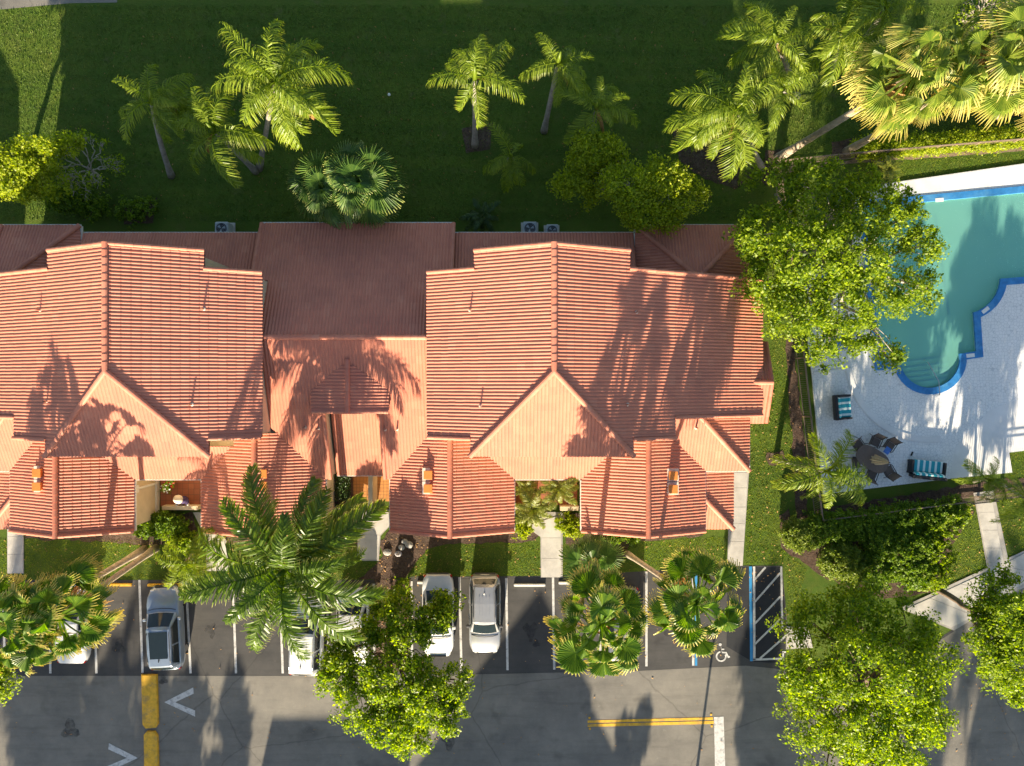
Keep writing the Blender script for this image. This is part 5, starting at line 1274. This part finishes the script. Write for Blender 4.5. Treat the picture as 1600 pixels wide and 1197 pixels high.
car('white car under the open tree, right beside the planter strip', 548, 985, 180, 4.6, 1.86, 1.5, 'whitecar', kind='sedan', rails=False)
car('white car mostly hidden by the tall fan palm of the left lot', 106, 977, 0, 4.6, 1.85, 1.48, 'whitecar', kind='sedan', rails=False)
car('grey car hidden beneath the fan palm crown by the yellow double line', 977, 985, 180, 4.6, 1.84, 1.5, 'darkcar', kind='sedan', rails=False)

# ------------------------------------------------------------------ air conditioners behind the house
for (x, y, s_, lb) in ((346, 357, .80, 'grey air conditioner with round fan behind the left house'), (828, 357, .82, 'grey air conditioner with round fan, larger of two behind the right house'), (863, 360, .72, 'grey air conditioner, smaller of two behind the right house')):
    p = at(x, y, .8); root = empty('air_conditioner', (p.x, p.y, 0), 0, lb, 'air conditioner', 'air conditioners on the north side'); h = s_ / 2
    MB().box(-h, h, -h, h, .06, .8, None, .06).build('casing', M['acgrey'], root); MB().box(-h - .1, h + .1, -h - .1, h + .1, 0, .06).build('pad', M['concrete'], root)
    MB().cyl((0, 0), h * .78, .801, .812, 24).build('fan_opening', M['black'], root)
    gr = MB()
    for r in (.25, .45, .65, .8): gr.tube([(h * r * math.cos(a * math.pi / 10), h * r * math.sin(a * math.pi / 10), .835) for a in range(21)], .006, 4, False)
    gr.build('fan_grille', M['acgrey'], root); fb = MB()
    for k in range(3):
        a = k * 2.094; fb.add([(0, 0, .82), (h * .6 * math.cos(a), h * .6 * math.sin(a), .818), (h * .6 * math.cos(a + .7), h * .6 * math.sin(a + .7), .826)], [(0, 1, 2)])
    fb.build('fan', M['acgrey'], root)

# ------------------------------------------------------------------ courtyards
def boxw(name, mat, x0, x1, y0, y1, z0, z1, bev=.01, **kw):
    o = MB().box(x0, x1, y0, y1, z0, z1, None, bev).build(name, M[mat]); put(o, **kw); return o
# left courtyard (between the garages of the left house)
cxa = XA; cxb = XB
sheet('floor', [(cxa - 1.9, -7.3), (cxa + 1.9, -7.3), (cxa + 1.9, -5.02), (cxa - 1.9, -5.02)], 0.03, M['terracotta'])
boxw('low_wall', 'stucco', cxa - 1.55, cxa + .55, -7.42, -7.18, 0, .55, label='low cream courtyard wall with a plush figure sitting behind it', cat='wall')
sheet('floor', [(cxb - 1.9, -7.2), (cxb + 1.9, -7.2), (cxb + 1.9, -5.02), (cxb - 1.9, -5.02)], 0.03, M['terracotta'])
boxw('low_wall', 'stucco', cxb - 1.95, cxb - .85, -7.45, -7.2, 0, .6, label='low cream wall left of the palms in the right courtyard', cat='wall')
boxw('low_wall', 'stucco', cxb + .85, cxb + 1.95, -7.45, -7.2, 0, .6, label='low cream wall right of the walk in the right courtyard', cat='wall')
# seated garden figure
p = at(285, 778, .5); g = empty('garden_figure', (p.x, -6.85, .0), 0, 'seated garden figure in a pointed pale hat and dark purple clothes', 'statue')
def ell(name, mat, c, r, parent, taper=0.0):
    bm = bmesh.new(); bmesh.ops.create_uvsphere(bm, u_segments=14, v_segments=10, radius=1)
    for v in bm.verts: v.co = Vector((c[0] + v.co.x * r[0] * (1 - taper * max(0, v.co.z)), c[1] + v.co.y * r[1] * (1 - taper * max(0, v.co.z)), c[2] + v.co.z * r[2]))
    me = bpy.data.meshes.new(name); bm.to_mesh(me); bm.free(); me.materials.append(mat); me.polygons.foreach_set('use_smooth', [True] * len(me.polygons)); return obj(name, me, parent)
MP = simple('purple cloth', (0.05, 0.03, 0.09), 0.9); MC = simple('cream plush', (0.62, 0.56, 0.47), 0.95); MT = simple('tan cloth', (0.5, 0.34, 0.18), 0.9)
ell('body', MP, (0, 0, .45), (.30, .24, .38), g, .3); ell('head', MC, (0, .08, .95), (.22, .22, .22), g); ell('hat', MC, (-.03, .14, 1.05), (.26, .25, .42), g, .9)
for sx in (-1, 1):
    ell('arm', MP, (sx * .28, -.1, .52), (.11, .2, .10), g); ell('hand', MC, (sx * .33, -.26, .50), (.09, .09, .08), g); ell('leg', MT, (sx * .14, -.32, .32), (.11, .28, .11), g)
# flower pots
for (x, y, lb) in ((262, 762, 'potted white flowers against the cream garage wall'), (268, 752, 'potted red flower in the corner by the eave')):
    q = at(x, y, .4); r0 = empty('flower_pot', (q.x, q.y, .03), 0, lb, 'flower pot', 'pots in the left courtyard'); MB().tube([(0, 0, 0), (0, 0, .3)], [.13, .19], 12).build('pot', M['vent'], r0)
    gg = np.random.default_rng(5); C = gg.normal(0, .14, (160, 3)) + np.array((0, 0, .48)); V, Fq = leaves(C, norm(gg.normal(0, 1, (160, 3)) + Zv), .11, gg); obj('foliage', fast_mesh('foliage', V, Fq, M['hedge']), r0)
    C = gg.normal(0, .13, (18, 3)) + np.array((0, 0, .58)); V, Fq = leaves(C, norm(gg.normal(0, .4, (18, 3)) + Zv), .09, gg, aspect=1); obj('blossoms', fast_mesh('blossoms', V, Fq, M['white'] if 'white' in lb else M['redlens']), r0, kind='stuff')
# middle courtyard: tiled landing in two halves, planter, dividing wall, bench-like chair, mat
x0 = XC
sheet('floor', [(x0 - 1.8, -7.0), (x0 + 1.8, -7.0), (x0 + 1.8, -4.98), (x0 - 1.8, -4.98)], 0.03, gridmat('sunlit terracotta tiles', (0.52, 0.23, 0.07), (0.58, 0.27, 0.085), (0.28, 0.14, 0.06), 0.2))  # terracotta coloured brighter so the landing looks sunlit
pl = empty('planter', (at(538, 765).x, -6.0, 0), 0, 'dark leafy planter bed beside the tiled landing of the middle house', 'planter')
dx = 1.02
o = MB().box(-dx / 2, dx / 2, -1.1, 1.0, 0, .25).build('soil', M['mulch'], pl)
gg = np.random.default_rng(8); C = np.column_stack((gg.uniform(-.45, .45, 1500), gg.uniform(-1.0, .95, 1500), .26 + gg.random(1500) * .22)); V, Fq = leaves(C, norm(gg.normal(0, .6, (1500, 3)) + Zv), .08, gg); obj('foliage', fast_mesh('foliage', V, Fq, M['cycad']), pl)
xd = at(579, 765, 1.4).x
boxw('dividing_wall', 'stucco', xd - .13, xd + .13, -7.3, -5.06, 0, 1.45, label='tall narrow wall dividing the two entry halves of the middle house', cat='wall')
xl, xr = at(508, 806, .6).x, at(552, 803, .6).x
boxw('low_wall', 'stucco', xl, xr, -7.55, -7.30, 0, .6, label='low cream planter wall with a small pot on top', cat='wall')
q = at(540, 796, .8); r0 = empty('flower_pot', (q.x, -7.42, .6), 0, 'small pale pot on the low planter wall', 'flower pot'); MB().tube([(0, 0, 0), (0, 0, .18)], [.09, .14], 12).build('pot', M['trim'], r0)
# wrought iron chair
q = at(566, 790, .4); ch = empty('iron_chair', (q.x, q.y, .03), R(-25), 'black wrought iron chair facing the dividing wall', 'chair')
MB().box(-.25, .25, -.24, .24, .42, .45, None, .01).build('seat', M['black'], ch)
bk = MB().tube([(-.25, .24, .44), (-.25, .27, .95), (0, .30, 1.05), (.25, .27, .95), (.25, .24, .44)], .018, 6)
for k in range(5): bk.tube([(-.17 + .085 * k, .25, .45), (-.17 + .085 * k, .285, 1.0)], .009, 5)
bk.build('backrest', M['black'], ch)
for sx in (-.22, .22):
    for sy in (-.21, .21): MB().tube([(sx, sy, 0), (sx, sy, .43)], .016, 6).build('leg', M['black'], ch)
    MB().tube([(sx * 1.1, .23, .68), (sx * 1.15, -.2, .68), (sx * 1.1, -.22, .44)], .014, 6).build('armrest', M['black'], ch)
q = at(600, 802, .02); boxw('doormat', 'darkgrey', q.x - .28, q.x + .45, q.y - .24, q.y + .22, .032, .055, .005, label='dark doormat at the right hand entry of the middle house', cat='doormat')
q = at(587, 809, .1); r0 = empty('flower_pot', (q.x, q.y, .0), 0, 'small yellow pot on the concrete by the doormat', 'flower pot'); MB().tube([(0, 0, .05), (0, 0, .3)], [.12, .18], 12).build('pot', M['canvas'], r0)
# pale garden ornament on the stones in the bed
q = at(622, 866, .2); r0 = empty('garden_ornament', (q.x, q.y, 0), 0, 'small grey stone ornament standing in the mulch by the walk', 'ornament')
ell('base', simple('grey stone', (0.32, 0.31, 0.32), .9), (0, 0, .08), (.22, .18, .1), r0); ell('figure', simple('pale stone', (0.42, 0.40, 0.42), .9), (0, 0, .3), (.11, .1, .25), r0, .3)
for i, (x, y) in enumerate(((632, 846), (639, 851), (628, 855), (606, 862))):
    q = at(x, y); bm = bmesh.new(); bmesh.ops.create_icosphere(bm, subdivisions=2, radius=.16 + .05 * (i % 2))
    for v in bm.verts: v.co = Vector((v.co.x * 1.2, v.co.y, v.co.z * .6)) * (1 + .12 * math.sin(7 * v.co.x + 5 * v.co.y + i)) + Vector((q.x, q.y, .06))
    me = bpy.data.meshes.new('stone'); bm.to_mesh(me); bm.free(); me.materials.append(M['kerb'])
    put(bpy.data.objects.new('stone', me), ('pale stone, upper one of the pair touching near the garage eave', 'pale stone, lower right one of the mulch bed stones', 'pale stone just left of the touching pair in the mulch', 'lone pale stone nearest the middle walk')[i], 'stone', 'stones in the mulch bed')

# ------------------------------------------------------------------ pool furniture
def loveseat(px, py, rz, label, width=1.35):
    p = at(px, py, .3); r0 = empty('wicker_sofa', (p.x, p.y, .10), R(rz), label, 'sofa', 'dark wicker sofas on the pool deck'); w2 = width / 2
    MB().box(-w2, w2, -.40, .40, .08, .34, None, .02).build('base', M['wicker'], r0)
    MB().box(-w2, w2, .34, .52, .345, .88, Matrix.Rotation(R(-8), 4, 'X'), .03).build('backrest', M['wicker'], r0)
    for sx in (-1, 1):
        MB().box(min(sx * (w2 - .12), sx * w2), max(sx * (w2 - .12), sx * w2), -.42, .33, .345, .60, None, .02).build('armrest', M['wicker'], r0)
        for sy in (-.34, .34): MB().box(sx * (w2 - .06) - .04, sx * (w2 - .06) + .04, sy - .04, sy + .04, 0, .08).build('leg', M['wicker'], r0)
    MB().box(-w2 + .13, w2 - .13, -.44, .24, .345, .47, None, .04).build('seat_cushion', M['stripe'], r0)
    MB().box(-w2 + .13, w2 - .13, .16, .32, .475, .86, Matrix.Rotation(R(-10), 4, 'X'), .05).build('back_cushion', M['stripe'], r0)
    return r0
loveseat(1315, 636, 94, 'dark wicker sofa facing the pool, its striped teal cushions seen past the back', 1.45)
loveseat(1446, 731, 174, 'dark wicker sofa with teal striped cushions near the pool gate', 2.0)
# round dining table with six sling chairs and a closed umbrella
tp = at(1362, 717, .72); TB = empty('dining_table', (tp.x, tp.y, .10), R(-32), 'brown oblong patio table with a closed umbrella standing through it', 'table')
bm = bmesh.new(); bmesh.ops.create_circle(bm, cap_ends=True, radius=1, segments=32)
for v in bm.verts: v.co = Vector((math.copysign(abs(v.co.x) ** .7, v.co.x) * 1.0, math.copysign(abs(v.co.y) ** .7, v.co.y) * .62, .70))
r = bmesh.ops.extrude_face_region(bm, geom=bm.faces[:])
for e in r['geom']:
    if isinstance(e, bmesh.types.BMVert): e.co.z = .735
bmesh.ops.recalc_face_normals(bm, faces=bm.faces[:]); me = bpy.data.meshes.new('tabletop'); bm.to_mesh(me); bm.free(); me.materials.append(M['sling']); obj('tabletop', me, TB)
for sx in (-.7, .7):
    for sy in (-.38, .38): MB().tube([(sx, sy, 0), (sx * .9, sy * .9, .70)], .025, 8).build('leg', M['bronze'], TB)
def sling_chair(px, py, rz, label, first=[None]):
    p = at(px, py, .5); loc = (p.x, p.y, .10)
    if first[0] is None:
        r0 = empty('patio_chair', loc, R(rz), label, 'chair', 'brown sling chairs round the patio table'); first[0] = r0
        MB().add([(-.25, -.25, .44), (.25, -.25, .44), (.25, .22, .40), (-.25, .22, .40), (-.25, -.25, .425), (.25, -.25, .425), (.25, .22, .385), (-.25, .22, .385)], [(0, 1, 2, 3), (7, 6, 5, 4), (0, 4, 5, 1), (1, 5, 6, 2), (2, 6, 7, 3), (3, 7, 4, 0)]).build('seat', M['sling'], r0)
        MB().add([(-.25, .225, .41), (.25, .225, .41), (.25, .44, .95), (-.25, .44, .95), (-.25, .24, .40), (.25, .24, .40), (.25, .455, .945), (-.25, .455, .945)], [(3, 2, 1, 0), (4, 5, 6, 7), (0, 1, 5, 4), (1, 2, 6, 5), (2, 3, 7, 6), (3, 0, 4, 7)]).build('backrest', M['sling'], r0)
        for sx in (-.275, .275):
            MB().tube([(sx, -.28, 0), (sx, -.27, .44), (sx, .22, .41), (sx, .46, .98)], .022, 6).build('side_frame', M['bronze'], r0)
            MB().tube([(sx, .30, .62), (sx, -.26, .64), (sx, -.30, .45)], .024, 6).build('armrest', M['bronze'], r0); MB().tube([(sx, .24, .42), (sx, .36, 0)], .02, 6).build('rear_leg', M['bronze'], r0)
        return r0
    r0 = first[0].copy(); COL.objects.link(r0); r0.location = loc; r0.rotation_euler = (0, 0, R(rz)); r0['label'] = label
    for c_ in first[0].children:
        k = c_.copy(); COL.objects.link(k); k.parent = r0
    return r0
sling_chair(1367, 690, -25, 'brown sling chair, middle one of the three above the patio table')
sling_chair(1389, 696, -35, 'brown sling chair with a blue towel on its seat, upper right of the table')
sling_chair(1340, 695, 35, 'brown sling chair at the upper left end of the table, partly under fronds')
sling_chair(1388, 736, -150, 'brown sling chair pulled out at the lower right of the table')
sling_chair(1361, 742, 160, 'brown sling chair at the lower side of the table beside the bright fronds')
sling_chair(1337, 722, 95, 'brown sling chair hidden under the bright palm fronds')
q = at(1387, 704, .6); tw = MB().box(-.17, .17, -.2, .2, 0, .02, Matrix.Rotation(R(-35), 4, 'Z'), .008).build('towel', M['bluecloth']); tw.location = (q.x, q.y, .56); put(tw, 'folded blue towel on the seat of a patio chair', 'towel')
um = empty('patio_umbrella', (tp.x, tp.y, .10), 0, 'closed beige patio umbrella standing through the brown table', 'umbrella')
MB().tube([(0, 0, 0), (0, 0, 2.55)], .022, 8).build('pole', M['bronze'], um); ub = MB()
mbv = []; ns = 16
for (z, r) in ((.95, .30), (1.1, .30), (1.75, .21), (2.3, .10), (2.55, .02)): mbv.append([(r * (1 if k % 2 == 0 else .55) * math.cos(2 * math.pi * k / ns), r * (1 if k % 2 == 0 else .55) * math.sin(2 * math.pi * k / ns), z) for k in range(ns)])
V_ = [p for rg in mbv for p in rg]; F_ = [(i * ns + k, i * ns + (k + 1) % ns, (i + 1) * ns + (k + 1) % ns, (i + 1) * ns + k) for i in range(4) for k in range(ns)]
ub.add(V_, F_); ub.build('canopy', M['canvas'], um); MB().cyl((0, 0), .03, 2.5, 2.6, 8).build('finial', M['bronze'], um); MB().cyl((0, 0), .25, 0, .08, 16).build('foot', M['bronze'], um)
# a dark flip-flop like thing on the deck, blue loungers under the tree
q = at(1424.5, 709, .1); s_ = MB().box(-.05, .05, -.13, .13, 0, .05, Matrix.Rotation(R(-25), 4, 'Z'), .03).build('sandal', M['black']); s_.location = (q.x, q.y, .104); put(s_, 'small dark sandal lying on the pool deck', 'sandal')
for (x, y, a, lb) in ((1302, 434, 80, 'blue sling lounger under the spreading tree, upper one glimpsed through leaves'), (1317, 537, 84, 'blue sling lounger under the spreading tree, lower one near the round steps')):
    q = at(x, y, .3); r0 = empty('lounger', (q.x, q.y, .10), R(a), lb, 'lounger', 'blue loungers under the tree')
    MB().box(-.3, .3, -.95, .45, .30, .34, None, .01).build('seat', M['lounge'], r0); MB().box(-.3, .3, 0, .62, 0, .035, Matrix.Translation((0, .46, .33)) @ Matrix.Rotation(R(32), 4, 'X'), .01).build('backrest', M['lounge'], r0)
    for sx in (-.28, .28):
        for sy in (-.85, .4): MB().tube([(sx, sy, 0), (sx, sy, .3)], .02, 6).build('leg', M['white'], r0)
# white ball on the lawn
q = at(608, 148, .08); o = ell('ball', M['white'], (0, 0, 0), (.09, .09, .09), None); o.location = (q.x, q.y, .09); put(o, 'tiny white ball lying on the shaded lawn', 'ball')
# ------------------------------------------------------------------ grass blades: brighter colour in sunlit strips, darker on the shaded lawn
def in_poly(P, poly):
    x, y = P[:, 0], P[:, 1]; ins = np.zeros(len(P), bool); n = len(poly); j = n - 1
    for i in range(n):
        xi, yi = poly[i]; xj, yj = poly[j]
        c = ((yi > y) != (yj > y)) & (x < (xj - xi) * (y - yi) / (yj - yi + 1e-12) + xi); ins ^= c; j = i
    return ins
def grass_patch(name, polys, dens, holes=(), h=.06, seed=1, mat='blade'):
    g = np.random.default_rng(seed); CC = []
    for pl in polys:
        pl = [tuple(p) for p in G(*pl)]; xs = [p[0] for p in pl]; ys = [p[1] for p in pl]; A = (max(xs) - min(xs)) * (max(ys) - min(ys))
        P = np.column_stack((g.uniform(min(xs), max(xs), int(A * dens)), g.uniform(min(ys), max(ys), int(A * dens)))); CC.append(P[in_poly(P, pl)])
    P = np.concatenate(CC)
    for hl in holes: P = P[~in_poly(P, [tuple(p) for p in G(*hl)])]
    n = len(P); a = g.uniform(0, 2 * math.pi, n); d = np.column_stack((np.cos(a), np.sin(a), np.zeros(n))); w_ = h * g.uniform(.5, 1.0, (n, 1)); hh = h * g.uniform(.6, 1.4, (n, 1))
    lean = np.column_stack((g.normal(0, .5, n), g.normal(0, .5, n), np.zeros(n))) * hh
    B = np.column_stack((P, np.zeros(n))); V = np.empty((n, 4, 3)); V[:, 0] = B - d * w_ * .5; V[:, 1] = B + d * w_ * .5; V[:, 2] = B + d * w_ * .28 + lean + np.array((0, 0, 1)) * hh; V[:, 3] = B - d * w_ * .28 + lean + np.array((0, 0, 1)) * hh
    return obj(name, fast_mesh(name, V.reshape(-1, 3), np.arange(n)[:, None] * 4 + np.arange(4), M[mat]), kind='stuff')
M['blade'] = leafmat('sunlit turf blade', (0.15, 0.23, 0.018), (0.36, 0.42, 0.04), None, 0.5, 0.6, patch=(0.42, 0.38, 0.09))  # sunlight put into the colour: brighter blades for the sunlit strips
M['shadeblade'] = leafmat('shaded turf blade', (0.055, 0.125, 0.014), (0.14, 0.215, 0.026), None, 0.3, 0.6, patch=(0.22, 0.23, 0.05))  # shade put into the colour: darker blades for the north lawn
bed = [(592, 848), (612, 826), (800, 822), (846, 832), (836, 846), (780, 848), (700, 850), (668, 858), (648, 880), (634, 904), (560, 905), (600, 870)]
walks = [[(843, 800), (880, 800), (880, 902), (843, 902)], [(11, 815), (39, 815), (39, 898), (11, 898)], [(322, 843), (358, 843), (358, 894), (322, 894)], [(557, 795), (609, 795), (600, 878), (558, 878)], [(1136, 736), (1171, 738), (1162, 884), (1134, 884)], bed]
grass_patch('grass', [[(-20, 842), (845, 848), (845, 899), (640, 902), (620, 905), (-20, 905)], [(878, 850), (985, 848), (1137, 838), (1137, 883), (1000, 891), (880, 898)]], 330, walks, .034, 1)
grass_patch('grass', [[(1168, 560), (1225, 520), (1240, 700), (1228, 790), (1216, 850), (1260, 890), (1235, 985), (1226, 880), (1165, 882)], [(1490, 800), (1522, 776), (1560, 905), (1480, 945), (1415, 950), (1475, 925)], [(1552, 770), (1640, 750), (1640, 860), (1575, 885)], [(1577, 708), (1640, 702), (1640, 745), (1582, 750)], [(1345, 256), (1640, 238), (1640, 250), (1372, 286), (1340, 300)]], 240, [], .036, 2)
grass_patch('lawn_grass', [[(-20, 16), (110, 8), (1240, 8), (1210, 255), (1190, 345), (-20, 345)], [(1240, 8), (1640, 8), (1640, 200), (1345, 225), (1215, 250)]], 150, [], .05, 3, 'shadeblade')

# ------------------------------------------------------------------ what stands just south of the picture and shades the lot
def clone(src, loc, rz, sc, label):
    r0 = src.copy(); COL.objects.link(r0); r0.location = loc; r0.rotation_euler = (0, 0, rz); r0.scale = (sc,) * 3; r0['label'] = label; r0['group'] = 'palms across the parking lot'
    for c_ in src.children:
        k = c_.copy(); COL.objects.link(k); k.parent = r0
    return r0
byl = {o.get('label', ''): o for o in bpy.data.objects if o.get('category') == 'palm tree'}
src = [o for l, o in byl.items() if 'beside the round golden shrub' in l or 'accessible bay' in l or 'biggest yellow' in l or 'trunk parallel' in l]
def shade_at(px, py, z):
    """where a crown of height z must stand for its shade to fall on the ground at (px, py)"""
    t = at(px, py); k = z / math.tan(R(SUN_EL)); return t.x - math.sin(R(SUN_AZ)) * k, t.y - math.cos(R(SUN_AZ)) * k
for i, (px, py) in enumerate(((172, 965), (40, 1000), (255, 1080), (1172, 930), (1500, 1090), (1545, 1120), (1590, 1010))):
    x, y = shade_at(px, py, 9.3)
    clone(src[i % len(src)], (x, y, 0), i * 1.7, 1.0, ('first', 'second', 'third', 'fourth', 'fifth', 'sixth', 'seventh')[i] + ' palm standing beyond the parking lot, out of the picture')
nn_ = ['first', 'second', 'third', 'fourth', 'fifth', 'sixth', 'seventh', 'eighth', 'ninth', 'tenth', 'eleventh', 'twelfth', 'thirteenth', 'fourteenth']
for i, (px, py, z, r) in enumerate(((128, 1120, 6.5, 1.9), (60, 1175, 6.0, 1.7), (150, 1190, 6.2, 2.0), (268, 1165, 5.5, 1.0), (366, 1170, 6.5, 1.0), (366, 1120, 7.5, .9), (90, 1085, 7.0, 1.5), (110, 1190, 6.0, 2.2), (300, 1110, 6.5, .9), (1190, 985, 8.5, 1.1), (1192, 1075, 7.5, 1.15), (1188, 1165, 6.5, 1.2), (985, 1180, 5.5, .9))):
    x, y = shade_at(px, py, z)
    tree((x, y), [(x, y, z, r), (x + r * .5, y + .6, z - 1.2, r * .8), (x - r * .5, y - .5, z - 1.0, r * .85)], 2600, .3, 'ficus', nn_[i] + ' bushy tree beyond the driveway, out of the picture', seed=210 + i, twigs=12)
# unseen block added to the house across the lot to widen its shade
wg = MB(); 
pent = [(-43.5, 0), (-35.8, 0), (-35.8, 3.0), (-39.6, 5.9), (-43.5, 3.0)]
b = len(wg.v)
for xx in (-16.8, -8.4):
    for y, z in pent: wg.v.append((xx, y, z))
wg.f += [tuple(range(5)), tuple(range(5, 10))[::-1]] + [(i, (i + 1) % 5, 5 + (i + 1) % 5, 5 + i) for i in range(5)]
wg.build('wing', M['stucco'], hs)
# lamp post whose thin shadow crosses the driveway
lp = empty('street_lamp', (at(1081, 1262).x, at(1081, 1262).y, 0), 0, 'lamp post at the south kerb, out of the picture', 'street lamp')
MB().tube([(0, 0, 0), (0, 0, 4.6)], [.09, .06], 10).build('pole', M['black'], lp); MB().tube([(0, 0, 4.6), (0, 0, 4.7), (0, 0, 5.0), (0, 0, 5.1)], [.08, .2, .22, .04], 12).build('lamp_head', M['white'], lp)

townhouse(-42.3, 1, 0, 'unseen townhouse added west of the picture to shade the lawn edge', tiles=False)  # added out of view for its shade, leaving a gap for the sun

# fallen leaves and bits of frond on lawn, lot, walks and roofs' foot
g = np.random.default_rng(77); P = []
for (x0, x1, y0, y1, n) in ((0, 1140, 842, 905, 500), (0, 1220, 906, 1190, 260), (100, 1200, 40, 345, 700), (590, 700, 830, 1000, 260), (1170, 1260, 560, 1000, 200), (1290, 1590, 560, 740, 60), (1480, 1600, 780, 1190, 160)):
    q0, q1 = at(x0, y1), at(x1, y0); P.append(np.column_stack((g.uniform(q0.x, q1.x, n), g.uniform(q0.y, q1.y, n), np.full(n, .075 if y0 in (560,) else .03))))
P = np.concatenate(P); P[:, 2] += g.random(len(P)) * .03
V, Fq = leaves(P, np.tile(Zv, (len(P), 1)), .11, g, flat=.3, aspect=.4)
obj('leaf_litter', fast_mesh('leaf_litter', V, Fq, M['dead']), kind='stuff')
